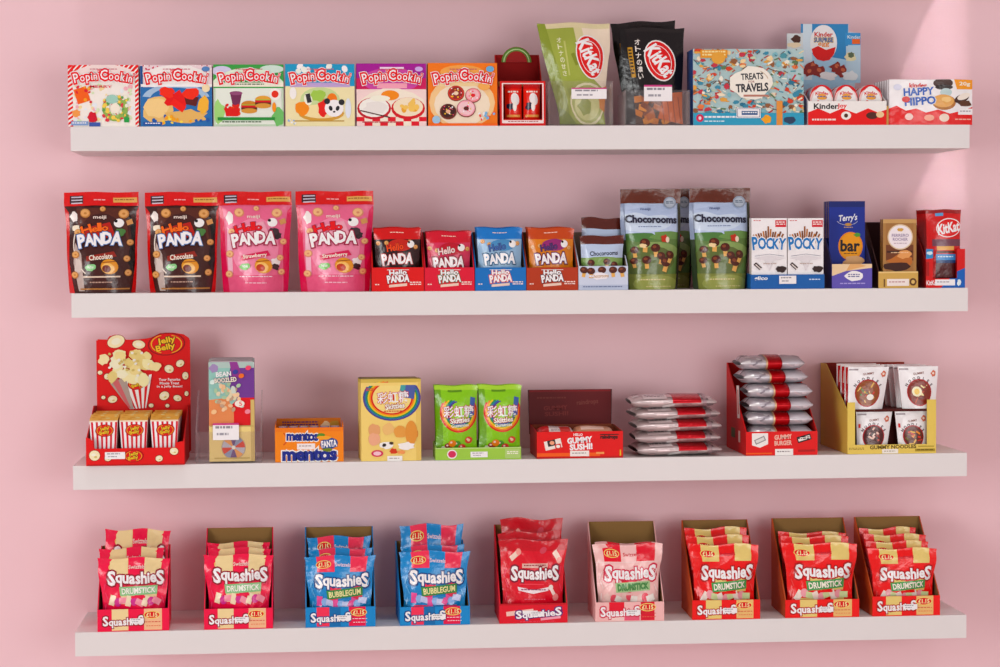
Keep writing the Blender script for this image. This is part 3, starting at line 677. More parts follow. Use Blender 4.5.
# ================================================================== SECOND SHELF
def cookie(a, x, y, r, c='#d8a468', d='#b87c44'):
    a.ell(x, y, r, r*.88, d, 0, 12); a.ell(x-.3, y-.3, r*.8, r*.68, c, 0, 12); a.ell(x, y, r*.3, r*.22, d, 0, 8)
def panda_words(a, cx, cy, w, script='#e8502c', rot=4, k=1., body=WH, edge='#7a2030', dark='#3a1414'):
    a.word('Hello', cx-w*.12, cy-8.2*k, w*.62, [9*k, 6.6*k, 8.4*k, 8.4*k, 6.6*k], script, ((dark, .07),), arc=1.4*k, rot=rot+6, bold=.03, gap=.05)
    a.word('PANDA', cx, cy+5*k, w, [13*k, 11*k, 11.5*k, 11.5*k, 12.5*k], body, ((dark, .12), (edge, .09)), arc=1.6*k, rot=rot, bold=.045, gap=.06, lift=[0, .8*k, -.4*k, .8*k, 0])
def art_panda(kind, x0, x1, yt, yb):
    a = Art(x0, x1, yt, yb, 'foil'); w = x1-x0; cx = (x0+x1)/2; X = lambda u: x0+u*w; H = yb-yt; Y = lambda v: yt+v*H
    choc = kind == 'choc'
    a.rect(x0, yt, x1, yb, '#3c1a16' if choc else '#dd6a8c')
    if choc:
        a.poly([(X(.16), Y(.16)), (X(.8), Y(.16)), (X(.9), Y(.5)), (X(.7), Y(.8)), (X(.2), Y(.75))], '#54281c')
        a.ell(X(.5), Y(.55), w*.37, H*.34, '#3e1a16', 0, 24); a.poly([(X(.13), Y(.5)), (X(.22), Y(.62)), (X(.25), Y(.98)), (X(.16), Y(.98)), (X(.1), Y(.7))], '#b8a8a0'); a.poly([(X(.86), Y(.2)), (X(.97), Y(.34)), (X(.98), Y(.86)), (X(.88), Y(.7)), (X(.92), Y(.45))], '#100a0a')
        a.arc(X(.5), Y(.52), w*.385, w*.40, 150, 235, '#e8ddd0', 1.2)
        a.poly([(X(0), Y(.14)), (X(.055), Y(.2)), (X(.035), Y(.7)), (X(.09), Y(1)), (X(0), Y(1))], '#c4161e'); a.poly([(X(1), Y(.14)), (X(.965), Y(.2)), (X(.975), Y(.7)), (X(.94), Y(1)), (X(1), Y(1))], '#c4161e')
        a.blob(X(.12), Y(.24), 4, 5, '#e8e2dc', 3); a.blob(X(.15), Y(.36), 4, 4, '#f0e0c8', 4); a.blob(X(.17), Y(.74), 4, 7, '#cfc4bc', 5)
    else:
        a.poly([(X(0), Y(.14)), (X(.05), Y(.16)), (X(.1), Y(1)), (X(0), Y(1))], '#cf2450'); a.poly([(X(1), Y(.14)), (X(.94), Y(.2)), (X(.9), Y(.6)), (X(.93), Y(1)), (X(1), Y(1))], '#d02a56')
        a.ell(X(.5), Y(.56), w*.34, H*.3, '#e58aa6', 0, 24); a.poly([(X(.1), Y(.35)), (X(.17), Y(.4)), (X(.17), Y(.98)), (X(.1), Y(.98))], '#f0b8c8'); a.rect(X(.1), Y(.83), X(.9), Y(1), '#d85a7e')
        a.blob(X(.14), Y(.26), 4, 6, '#efe4e0', 3); a.blob(X(.82), Y(.44), 4, 4, '#2c2024', 8); a.blob(X(.8), Y(.7), 5, 4, '#f0e6e4', 9); a.blob(X(.8), Y(.75), 4, 3, '#3a2026', 10)
    for (u, v, r) in ((.28, .21, 5.2), (.8, .215, 5.4), (.17, .40, 4), (.14, .62, 4.2), (.86, .66, 3.6), (.88, .8, 3.8), (.12, .82, 4), (.9, .5, 3.6), (.52, .17, 3)): cookie(a, X(u), Y(v), r, *(() if choc else ('#e6b884', '#cf8a68')))
    a.rrect(X(.88), Y(.3), 6, 5, '#c8925a', 20)
    a.text('meiji', X(.48), Y(.255), 13, 4, '#e8d8cc', 0, .02); a.ell(X(.74), Y(.31), 5, 4.4, '#f3eee8'); a.ell(X(.7), Y(.29), 1.6, 1.5, '#181216'); a.blob(X(.76), Y(.40), 5, 4, '#4a7a40' if choc else '#3a2a30', 6)
    a.poly([(X(.26), Y(.36)), (X(.62), Y(.3)), (X(.7), Y(.44)), (X(.26), Y(.5))], '#a8261c' if choc else '#e0a0b0')
    panda_words(a, X(.49), Y(.49), w*.58, '#f06a2c' if choc else '#d8202c', 4, 1., '#eef2fa' if choc else '#f2f6ea', '#6a86b8' if choc else '#a9284a', '#2a1010' if choc else '#8a1c3a')
    a.poly([(X(.3), Y(.64)), (X(.68), Y(.59)), (X(.72), Y(.64)), (X(.3), Y(.69))], '#8a2a20' if choc else '#c62a50'); a.text('Chocolate' if choc else 'Strawberry', X(.5), Y(.645), 24, 5, '#f4e6d6', 5, .02)
    a.blob(X(.36), Y(.745), 5.4, 3.6, '#8cc88a' if choc else '#7cc068', 12); a.text('NEW', X(.36), Y(.745), 6, 2.4, '#f0f6e8', -6)
    a.ell(X(.62), Y(.74), 9, 7.4, '#d69038', -10, 16); a.ell(X(.6), Y(.755), 6.6, 5, '#e8b868', -10, 14); a.ell(X(.58), Y(.76), 4.6, 3.6, '#6a2418' if choc else '#b8402c', -10, 12); a.line(X(.52), Y(.7), X(.7), Y(.69), .8, '#8a4a20')
    if choc: a.rect(X(.25), Y(.83), X(.77), Y(.845), '#d8c4b0'); a.micro(X(.34), Y(.885), X(.66), Y(.905), '#b89888', 1, 3); a.rect(X(.2), Y(.95), X(.9), Y(.965), '#a8703a')
    else: a.micro(X(.28), Y(.84), X(.74), Y(.855), '#f4d0da', 1, 3); a.micro(X(.36), Y(.9), X(.66), Y(.92), '#f0b4c4', 1, 5)
    a.rect(x0, yt, x1, Y(.138), '#cf1620'); a.rect(X(.08), Y(.035), X(.26), Y(.115), '#3a1c24')
    for v in (.045, .075, .105): a.rect(X(.1), Y(v), X(.25), Y(v+.012), '#c8c4d0')
    a.micro(X(.4), Y(.075), X(.56), Y(.095), '#f2b0b0', 1, 5); a.rect(X(.66), Y(.055), X(.98), Y(.105), '#d8a860'); a.micro(X(.68), Y(.07), X(.95), Y(.09), '#8a5a2a', 1, 7)
    return a
P2 = [(64, 138.6, 192, 292.5, 'choc', 'brown chocolate biscuit pouch with red top at the left end'),
      (145, 218.6, 192, 292, 'choc', 'brown chocolate biscuit pouch with red top beside the pink pouches'),
      (218.4, 291.6, 191.5, 291.6, 'pink', 'pink strawberry biscuit pouch beside the brown pouches'),
      (296, 373.6, 191, 291, 'pink', 'pink strawberry biscuit pouch beside the small red tray')]
protos = {}
for x0, x1, yt, yb, kind, lb in P2:
    D = .075
    cx, w, h, z = spot(x0, x1, yt, 1, YF+.03, yb)
    if kind not in protos:
        o = bag_mesh('biscuit_pouch', w, h, D, '#3c1a16' if kind == 'choc' else '#dd6a8c', art_panda(kind, x0, x1, yt, yb), 31 if kind == 'choc' else 37, seal='#cf1620', seal_t=.862, back='#b0141c' if kind == 'choc' else '#c81e4a', loc=(cx, YF+.046, z), wb=.88, wr=.0042, ns=16, nt=18)
        protos[kind] = (o, w, h); tag(o, lb, 'biscuit pouch', 'large biscuit pouches at the left of the second shelf')
    else:
        p, w0, h0 = protos[kind]; copy_tree(p, (cx, YF+.046, z), lb, scale=(w/w0, 1, h/h0))

# --- small biscuit packets in four coloured trays
def art_tray_panda(x0, x1, yf, yb, c, edge, tx):
    a = Art(x0, x1, yf, yb); a.rect(x0, yf, x1, yb, c); cx = (x0+x1)/2
    a.text('Hello', cx, yf+5, 17, 5, WH, 3, .04, ((edge, .1),)); a.word('PANDA', cx+.5, yf+14.5, 21, [7.4, 6.6, 6.8, 6.8, 7.2], WH, ((edge, .13),), arc=.6, rot=4, bold=.05, gap=.05)
    a.poly([(cx-9, yf+17), (cx+9, yf+15.4), (cx+9, yf+18), (cx-9, yf+19.5)], tx); a.micro(cx+12, yf+14, x1-3, yf+18, '#f2d8d0', 2, 3); a.micro(x0+3, yf+16, x0+8, yf+18, '#f2d8d0', 1, 4); a.rect(cx-11, yf+2, cx+11, yf+2.5, '#f4ecea')
    return a
def art_packet(x0, x1, yt, yb, top, body, script, acc, seed):
    a = Art(x0, x1, yt, yb, 'foil'); w = x1-x0; cx = (x0+x1)/2
    a.rect(x0, yt, x1, yb, body); a.rect(x0, yt, x1, yt+11, top); a.micro(cx-8, yt+4, cx+8, yt+5.4, '#f0d0c0', 1, seed)
    r = random.Random(seed)
    for k in range(6): cookie(a, x0+4+k*(w-8)/5+r.uniform(-2, 2), yt+15+r.uniform(-2, 5)*(1 if k in (0, 1, 4, 5) else .3), 2.6)
    a.ell(cx+3, yt+17, 14, 6, acc); a.text('Hello', cx-3, yt+19, 19, 6.4, script, 8, .03, (('#2a1010', .06),)); a.ell(x1-11, yt+16, 4, 3.6, '#f2eee8'); a.ell(x1-13, yt+14, 1.3, 1.2, '#1c1418')
    a.word('PANDA', cx, yt+36, 34, [11, 9.4, 9.8, 9.8, 10.4], WH, (('#20121a', .13), (acc, .09)), arc=1, rot=3, bold=.045, gap=.06)
    a.rect(x0, yt+38, x1, yb, body); a.ell(cx, yt+50, 10, 6, '#c88a40')
    return a
PK = [(372, 424, '#d01f24', '#7a1a1a', '#c41c20', '#2a1214', '#e8502c', '#b82c20', 'red', 'dark brown biscuit packet with red top'),
      (424.6, 474.5, '#cf1f3c', '#3a5a2a', '#c41c34', '#c83a58', '#f2d0cc', '#b01c30', 'crimson', 'pink and red biscuit packet'),
      (475.2, 526, '#1e6cb4', '#c8462c', '#1f72bc', '#8fb4d2', '#3a62a4', '#4a88b8', 'blue', 'blue topped pale cream biscuit packet'),
      (526.6, 578, '#a83a14', '#3a1c2a', '#b8481c', '#d07c24', '#4a2a6a', '#8a2a6a', 'rust brown', 'orange caramel biscuit packet')]
for i, (x0, x1, c, edge, top, body, scr, acc, cn, pl) in enumerate(PK):
    tr, I = tray(x0, x1, 267.5, 290.8, 1, YF, .105, 232, 'display_carton', '%s biscuit tray with white panda lettering on the second shelf' % cn, 'display carton', art_tray_panda(x0, x1, 267.5, 290.8, c, edge, '#e0c8b8'), c, '#6a4a34', slope=.96, group='small biscuit trays on the second shelf', side_out=c)
    yt = (229.5, 233, 229.5, 229.5)[i]
    for k in range(3):
        Yk = YF+.024+.03*k
        cx, w, h, z = spot(x0+2.2, x1-2.2, yt, 1, Yk, 290); cx = I['cx']
        lb = pl+(' at the front of the %s tray' % cn, ' second in the %s tray' % cn, ' at the back of the %s tray' % cn)[k]
        if k == 0:
            o = bag_mesh('biscuit_packet', w, h, .026, body, art_packet(x0, x1, yt, 291, top, body, scr, acc, 50+i), 50+i, seal=top, seal_t=.82, loc=(cx, Yk, z+.0027), kind='pillow', wb=.95, wr=.0018, ns=12, nt=12)
            tag(o, lb, 'biscuit packet', 'small biscuit packets in trays on the second shelf'); o0 = o
        else: copy_tree(o0, (cx, Yk, z+.0027), lb, scale=(.985, 1, 1.0+.012*k))

# --- mushroom biscuits: small tray and two large pouches
def shroom(a, x, y, s=1., rot=0):
    a.rrect(x, y+3.6*s, 3.4*s, 6.6*s, '#d8a860', rot); a.ell(x, y, 4*s, 3.3*s, '#4a2016', rot, 12); a.ell(x-.9*s, y-.8*s, 1.7*s, 1.2*s, '#7c4028', rot, 8)
a = Art(578.5, 628, 266, 290.4); a.rect(578, 266, 629, 291, '#c6d0e0'); a.rect(578, 285, 629, 291, '#b4c0d4')
for k, (x, y) in enumerate(((584, 270), (591, 271), (602, 270), (613, 270), (622, 270))): shroom(a, x, y, 1.05, (k-2)*6)
a.blob(599, 276, 10, 3.4, '#e8e6ea', 3); a.text('Chocorooms', 600, 276, 17, 3.4, '#b08a50', 2, .02); a.micro(583, 286.4, 622, 288.4, '#6a7a9a', 1, 4)
tr, I = tray(578.5, 628, 266, 290.4, 1, YF, .115, 232, 'display_carton', 'pale blue tray picturing little mushroom biscuits', 'display carton', a, '#c6d0e0', '#9a8a78', slope=.96)
a = Art(577, 622, 237, 290, 'foil'); a.rect(577, 237, 622, 290, '#b4c6de'); a.rect(577, 237, 622, 245.5, '#56241c'); a.text('Chocorooms', 601, 254.5, 30, 4.4, '#20283c', 2, .03); a.rect(577, 259, 622, 290, '#6a8a4a'); a.ell(600, 262, 22, 4, '#7a9a56')
for x, y in ((587, 264), (604, 263), (612, 266)): shroom(a, x, y, 1)
names = ('front', 'second', 'rearmost')
for k, (xa, xb, yt) in enumerate(((581, 625.6, 237), (581, 624, 220))):
    Yk = YF+.022+.036*k; cx, w, h, z = spot(xa, xb, yt, 1, Yk, 290); cx = I['cx']
    lb = '%s brown topped mushroom biscuit packet in the pale blue tray' % ('front', 'rear')[k]
    if k == 0:
        o0 = bag_mesh('biscuit_packet', w, h, .03, '#b4c6de', a, 61, seal='#56241c', seal_t=.84, loc=(cx, Yk, z+.0027), kind='pillow', wb=.95, wr=.002, ns=12, nt=12, back='#8a9ab4'); tag(o0, lb, 'biscuit packet', 'mushroom biscuit packets'); h0 = h
    else: copy_tree(o0, (cx, Yk, z+.0045), lb, scale=(.95, .9, h/h0), rot=(0, math.radians(2.2), 0))
def art_room(x0, x1, yt, yb, sh):
    a = Art(x0, x1, yt, yb, 'foil'); cx = (x0+x1)/2; w = x1-x0
    a.rect(x0, yt, x1, yb, '#b6c8e2'); a.ell(cx-8, 222, 30, 10, '#c8d8ec'); a.blob(cx+4, 210, 26, 5, '#a9bcd8', 3)
    a.rect(x0, 236, x1, yb, '#5e7c44'); a.blob(cx-12, 237, 20, 5, '#4e7a40', 4); a.blob(cx+16, 236, 18, 4, '#6a9050', 5); a.ell(cx+4, 252, 26, 10, '#86a060'); a.blob(cx-4, 262, 26, 18, '#5a6a38', 6)
    for x, y, s, r in ((-19, 250, 1.1, 8), (-8, 243, 1.35, -6), (3, 248, 1.3, 6), (-20, 261, 1.0, 12), (9, 256, 1.2, -14), (-7, 260, 1.25, 4), (14, 262, 1.45, -18), (19, 255, 1.2, -24)): shroom(a, cx+x*w/61, y, s, r)
    a.blob(cx+13, 239, 4, 4, '#b83a2a', 9); a.ell(cx+16, 240, 2, 3, '#e8d8c0'); a.blob(cx-10, 246, 4, 2, '#e9cfa0', 10)
    a.rect(x0, 274, x1, yb, '#77803e'); a.ell(cx+4, 284, 26, 9, '#8c9550'); a.micro(cx-14, 279, cx+14, 281, '#cfc490', 1, 7); a.micro(cx-8, 286, cx+22, 287.5, '#c0b880', 1, 8)
    a.text('Chocorooms', cx+sh, 219.5, 52, 7.2, '#22243a', -1, .04); a.micro(cx-14, 226.5, cx+10, 228, '#7a8aaa', 1, 4); a.text('meiji', cx-6, 209.5, 10, 3, '#5a6a90', 0, .02)
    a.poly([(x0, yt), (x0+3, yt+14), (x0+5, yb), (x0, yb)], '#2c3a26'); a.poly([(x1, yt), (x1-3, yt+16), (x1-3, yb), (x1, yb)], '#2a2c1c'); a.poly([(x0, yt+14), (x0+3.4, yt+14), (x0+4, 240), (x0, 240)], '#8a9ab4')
    a.rect(x0, yt, x1, yt+14.5, '#5c2a1c'); a.ell(x1-11, yt+14, 6.6, 6, '#8a98a8'); a.ell(x1-11, yt+14, 5, 4.6, '#a9b6c2'); a.micro(x1-15, yt+12.4, x1-7, yt+15.6, '#5a6a7c', 2, 5)
    return a
cr = None
for i, (x0, x1, yt, yb, lb) in enumerate(((621, 682, 189, 289.6, 'large mushroom biscuit pouch with brown top beside the pale blue tray'), (690, 751.5, 188, 289, 'large mushroom biscuit pouch with brown top beside the white stick biscuit boxes'))):
    cx, w, h, z = spot(x0, x1, yt, 1, YF+.03, yb)
    if not cr: cr = bag_mesh('biscuit_pouch', w, h, .07, '#5e7c44', art_room(x0, x1, yt, yb, 0), 71, seal='#5c2a1c', seal_t=.865, back='#5a2c1e', loc=(cx, YF+.044, z), wb=.825, wr=.003, ns=16, nt=18); tag(cr, lb, 'biscuit pouch', 'large mushroom biscuit pouches'); w0 = w; zz0, yy0 = h, 0
    else: copy_tree(cr, (cx, YF+.044, z), lb, scale=(w/w0, 1, h/zz0))
cx, w, h, z = spot(626, 692, 190, 1, YF+.13, 289)
copy_tree(cr, (W(668, 240, YF+.185).x, YF+.185, z), 'mushroom biscuit pouch standing behind the pouch nearest the pale blue tray', scale=(.86, .7, 1.02))
copy_tree(cr, (W(714, 240, YF+.165).x+.02, YF+.185, z), 'mushroom biscuit pouch standing behind the pouch nearest the white boxes', scale=(.86, .7, 1.02))

# --- stick biscuits: two white boxes in a blue tray
tr, I = tray(750.6, 824.4, 274.5, 289, 1, YF, .075, 272, 'display_carton', 'white and blue tray holding two white stick biscuit boxes', 'display carton', None, '#1d5ca0', '#c8c4c0', slope=.9)
fp = [c for c in tr.children if c.name.startswith('front_panel')][0]
a = Art(750.6, 824.4, 274.5, 289); a.rect(750, 274, 825, 290, '#1d5aa0'); a.text('glico', 761, 278.6, 13, 4.6, '#e6eef6', 0, .03, shear=.2); a.micro(809, 279, 820, 281, '#c8d8ec', 1, 3)
m = MB(); m.panel(-I['w']/2, I['w']/2, -.0004, 0, I['hf'], a); m.build('front_print', tr)
kx = I['k']; label_strip(tr, (787.5-787.5)*kx, I['hf']*.35, 17*kx, 8*kx, -.002, 3)
for i, (x0, x1) in enumerate(((751.6, 786.8), (787.8, 823.4))):
    a = Art(x0, x1, 219, 289); a.rect(x0, 219, x1, 289, '#f2efec'); cx_ = (x0+x1)/2
    a.rect(x1-11.5, 221, x1-.6, 228, '#c8323c'); a.micro(x1-10.5, 222.4, x1-1.6, 226.6, '#f6dcd8', 2, 3); a.micro(x0+2, 221, x0+10, 222.4, '#c84a50', 1, 4)
    r = random.Random(5)
    for k in range(13):
        t = (k-6)/6; a.line(cx_-1+t*7, 250, cx_-1+t*15, 229+abs(t)*6+r.uniform(-2, 2), 1.6, ('#8a5226', '#b07038', '#6a3818')[k % 3])
    a.poly([(cx_-12, 241), (cx_+10, 241), (cx_+8, 262), (cx_-9, 262)], '#f2efec')
    a.word('POCKY', cx_-.4, 250.5, 31.5, [13, 11.6, 11, 10.6, 11.4], '#2272b4', (('#f6f6f6', .1),), arc=1, bold=.035, gap=.05)
    a.poly([(x0+1, 259), (cx_, 256), (x1-1, 259), (cx_+4, 262), (cx_, 272), (cx_-4, 262)], '#d8d6d8'); a.line(x0+3, 257, cx_, 255, .6, '#9a9aa4'); a.line(cx_, 255, x1-3, 257, .6, '#9a9aa4')
    a.rrect(x0+6, 267, 8, 3.4, '#33201c', -42); a.rrect(x0+6.4, 267.6, 7, 1, '#e6e0da', -42); a.blob(x1-6, 270, 5, 3.4, '#2e1c1a', 6); a.micro(cx_-6, 264, cx_+7, 266, '#b8a8a0', 1, 8)
    o, J = carton(x0, x1, 219, 289, 1, YF+.0045, .024, 'biscuit_box', ('left white stick biscuit box in the blue tray', 'right white stick biscuit box in the blue tray')[i], 'biscuit box', a, '#e4e0dc', group='white stick biscuit boxes')
    o.location.z += .0018

# --- three chocolate bar stands
def bar(x0, x1, yt, yb, Y, d, base, art, name, label, fin='card', n=1, dy=.0, group=None, labels=None, at=None):
    cx, w, h, z = spot(x0, x1, yt, 1, Y, yb); o = None
    if at is not None: cx = at
    for k in range(n):
        if k == 0:
            m = MB(); m.box(-w/2, w/2, 0, d, 0, h, mat(base, fin)); m.panel(-w/2, w/2, 0, 0, h, art)
            o = m.build(name, None, (cx, Y, z+.0018)); b = o.modifiers.new('soft', 'BEVEL'); b.width = .001; b.limit_method = 'ANGLE'; tag(o, label, 'chocolate bar', group)
        else: copy_tree(o, (cx, Y+dy*k, z+.0018), labels[k-1])
    return o
a = Art(832, 872, 264, 288.6); a.rect(832, 264, 872, 289, '#5c52a8'); a.poly([(832, 264), (872, 264), (872, 268), (846, 271), (832, 276)], '#e2c9a2'); a.poly([(846, 271), (866, 266), (860, 264), (850, 264)], '#d8a870'); a.blob(854, 276, 9.4, 5, '#eeeef2', 3, k=.1); a.micro(848, 274, 860, 278, '#5a5a8a', 2, 4); a.micro(840, 283, 866, 285, '#a8a0d8', 1, 5)
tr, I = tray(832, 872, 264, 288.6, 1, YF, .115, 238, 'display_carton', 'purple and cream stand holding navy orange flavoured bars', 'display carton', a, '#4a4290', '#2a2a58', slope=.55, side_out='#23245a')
a = Art(825, 866, 202, 289); a.rect(825, 202, 866, 289, '#1c2f8c'); a.rect(825, 202, 866, 208, '#16246a'); a.text("Terry's", 846.5, 219.5, 21, 8, '#dfe4f2', 4, .03, shear=.2); a.arc(846, 220, 12, 12.6, 200, 340, '#c8ccd8', .5); a.ell(847, 225.6, 4, 1.6, '#b88a4a'); a.micro(842, 228, 852, 229.4, '#c8a870', 1, 3)
a.ell(849.5, 247.5, 14, 14.5, '#e08a2a', 0, 26); a.ell(849.5, 247.5, 12.6, 13, '#ee9c34', 0, 26); a.text('bar', 849, 247, 21, 11, '#1c1a20', 0, .035); a.micro(842, 254.4, 857, 256, '#6a3c14', 1, 5); a.blob(857, 236, 4, 2, '#5a9a3a', 3); a.blob(853, 263, 12, 5, '#d8a878', 5)
bar(827.4, 863.4, 202, 289, YF+.045, .012, '#17246a', a, 'chocolate_bar', 'front navy orange flavoured chocolate bar in the purple stand', 'foil', 3, .018, 'navy chocolate bars', ['middle navy orange flavoured bar in the purple stand', 'rearmost navy orange flavoured bar in the purple stand'], at=I['cx'])
a = Art(878.5, 918, 271.5, 288.2); a.rect(878, 271, 919, 289, '#c8a45c'); a.rect(878, 271, 919, 273, '#e0c486'); a.rect(887, 279, 909, 286, '#efe2dc'); a.micro(889, 281.4, 906, 283.4, '#b88a8a', 1, 3); a.ell(913, 282, 3.6, 3.8, '#5a3a20'); a.ell(913, 282, 1.8, 2, '#d8b870'); a.rect(883.6, 279, 885, 287, '#6a4a24')
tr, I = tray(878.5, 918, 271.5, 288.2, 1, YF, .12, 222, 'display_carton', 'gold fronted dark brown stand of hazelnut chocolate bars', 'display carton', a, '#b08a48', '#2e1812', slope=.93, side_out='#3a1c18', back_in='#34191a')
a = Art(884, 918, 220, 289); a.rect(884, 220, 918, 289, '#a47a48'); a.rect(884, 220, 918, 224, '#c09a64'); a.poly([(887, 224), (915, 224), (915, 289), (887, 289)], '#9a6e40'); a.rect(887, 246, 915, 262, '#6a3a20'); a.blob(902, 262, 13, 6, '#b06a34', 3); a.blob(900, 268, 14, 5, '#3a1a10', 4); a.rect(888, 252, 914, 254, '#3c1c10'); a.blob(906, 256, 7, 4, '#d89a60', 5)
a.ell(901.5, 238, 13, 13, '#d8c4a0', 0, 26); a.ell(901.5, 238, 11.8, 11.8, '#ece4e6', 0, 26); a.text('FERRERO', 901.5, 236.4, 17, 3, '#8a7a9a', 0, .02); a.text('ROCHER', 901.5, 240.4, 15, 3, '#8a7a9a', 0, .02); a.blob(901.5, 230.6, 3, 1.8, '#c8a050', 6); a.micro(895, 244, 908, 245.4, '#a890a0', 1, 7); a.micro(892, 253.4, 910, 255, '#e8c8a0', 1, 8)
bar(884, 917.4, 220, 288.4, YF+.004, .011, '#8a6238', a, 'chocolate_bar', 'front gold chocolate bar with pale round badge', 'foil', 2, .013, 'gold chocolate bars', ['gold hazelnut bar directly behind the front bar with round badge'], at=I['cx']+I['w']/2-.0035-.0356)
a = Art(926, 965, 249, 288); a.rect(926, 249, 966, 288, '#c8191f')
a.poly([(941, 288), (956, 272), (965, 268), (965, 288)], '#1d5cae'); a.poly([(926, 249), (936, 249), (934, 258), (926, 259)], '#3a8ac0'); a.blob(930, 253, 3, 2, '#cfe2f0', 4); a.text('KitKat', 932, 283, 11, 4.4, '#f4dede', 0, .03); a.rect(935, 279.6, 955, 285.6, '#eaf0f2'); a.micro(937, 281.6, 950, 283.4, '#9a9aa4', 1, 3); a.blob(959, 283, 2, 3, '#d8e8f4', 5); a.rect(926, 262, 929, 276, '#a01418')
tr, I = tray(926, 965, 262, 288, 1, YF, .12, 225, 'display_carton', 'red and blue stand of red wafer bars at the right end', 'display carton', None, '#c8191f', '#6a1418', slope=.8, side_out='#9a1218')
for ch in list(tr.children):
    if ch.name.startswith('front_panel'): bpy.data.objects.remove(ch)
m = MB(); hw = I['w']/2; hh = W(945, 249, YF).z-I['z']; kx = I['k']
for xa, xb, za, zb2 in ((-hw, -hw+7*kx, 0, hh), (hw-8*kx, hw, 0, hh), (-hw+7*kx, hw-8*kx, 0, hh*.24)): m.box(xa, xb, 0, .0025, za, zb2, mat('#c8191f'))
def subart(src, X0, X1, Y0, Y1):
    b_ = Art(X0, X1, Y0, Y1, src.fin); fx = lambda u: (src.x0+u*(src.x1-src.x0)-X0)/(X1-X0); fy = lambda v: (Y1-(src.yb-v*(src.yb-src.yt)))/(Y1-Y0)
    b_.sh = [([(fx(u), fy(v)) for u, v in pts], fs, c, l) for pts, fs, c, l in src.sh]; return b_
for X0, X1, Y0, Y1 in ((926, 933, 249, 288), (957, 965, 249, 288), (933, 957, 278.6, 288)):
    m.panel((X0-945.5)*kx, (X1-945.5)*kx, 0, hh*(288-Y1)/39, hh*(288-Y0)/39, subart(a, X0, X1, Y0, Y1))
m.build('front_panel', tr)
a = Art(924, 963, 210, 288, 'foil'); a.rect(924, 210, 963, 288, '#c3141c'); a.rect(924, 210, 963, 214, '#8e0e14'); a.rect(934, 213.6, 943, 216.6, '#5a9ac8'); a.ell(949, 228.5, 14.5, 9.6, '#f6f0ee', 6, 24); a.ell(949, 228.5, 13.6, 8.7, '#cf1420', 6, 24); a.text('KitKat', 949, 228.5, 25, 9.6, WH, 10, .035, shear=.1)
a.rect(930, 240, 963, 247, '#6a3a4a'); a.rect(935, 247, 955, 251, '#d8a45a'); a.rect(935, 252, 956, 254, '#4a2818'); a.rect(934, 255, 957, 262, '#3f86c4'); a.rect(934, 261, 957, 264, '#203a6a'); a.rect(934, 264, 957, 288, '#4a1014'); a.micro(936, 257, 954, 259, '#d0e4f2', 1, 3)
cx, w, h, z = spot(926.5, 962, 210.5, 1, YF+.03, 288); cx = I['cx']
o0 = bag_mesh('chocolate_bar', w, h, .014, '#c3141c', a, 83, loc=(cx, YF+.018, z+.002), kind='pillow', wb=1., wr=.0012, ns=10, nt=12, back='#a01218'); tag(o0, 'front red wafer bar with white oval lettering in the red and blue stand', 'chocolate bar', 'red wafer bars')
for k in range(4): copy_tree(o0, (cx, YF+.018+.0185*(k+1), z+.002), '%s red wafer bar in the stand at the right end' % ['second', 'third', 'fourth', 'rearmost'][k])
# ================================================================== THIRD SHELF
def bean(a, x, y, rx, ry, rot=0, c='#ece0b8'):
    a.ell(x, y, rx+.7, ry+.7, '#8a1018', rot, 12); a.ell(x, y, rx, ry, c, rot, 14); a.ell(x-.2*rx, y-.15*ry, rx*.45, ry*.3, '#f6f0d6', rot, 8); a.ell(x+.2*rx, y+.3*ry, rx*.3, ry*.22, '#c8b878', rot, 8)
def jb(a, x, y, rx, ry, rot=6):
    a.ell(x, y, rx, ry, '#8a0c14', rot, 24); a.ell(x, y, rx*.93, ry*.92, '#d01c20', rot, 24); a.arc(x, y, rx*.78, rx*.84, 110, 250, '#d8b040', ry/rx); a.arc(x, y, rx*.78, rx*.84, -70, 70, '#d8b040', ry/rx)
    a.text('Jelly', x, y-ry*.28, rx*.95, ry*.62, '#e8c048', rot+6, .035, (('#3a0a0a', .09),)); a.text('Belly', x-rx*.05, y+ry*.34, rx*1.0, ry*.62, '#e8c048', rot+6, .035, (('#3a0a0a', .09),))
# popcorn stand: printed high header, three columns of striped tubs, low front
a = Art(86, 184.5, 437, 467); a.rect(86, 437, 185, 467, '#d3131f')
bean(a, 94.5, 456, 5.4, 5.4); bean(a, 108, 459, 3.6, 3, 20); bean(a, 159, 460, 3.6, 3.2, 10); bean(a, 174, 452.5, 4.2, 3.8, -10); a.rect(87, 465.6, 184, 467, '#a80e18')
jb(a, 133.5, 457, 10, 6.6, 4)
tr, I = tray(86, 184.5, 437, 467, 2, FRONT-.012, .183, 405, 'display_carton', 'tall red popcorn sweet stand with printed header on the third shelf', 'display carton', a, '#c8121c', '#a8363a', slope=.9, side_front=.055,
             front_prof=[(0, 0), (1, 0), (1, .86), (.97, .86), (.92, .55), (.06, .55), (.03, 1), (0, 1)])
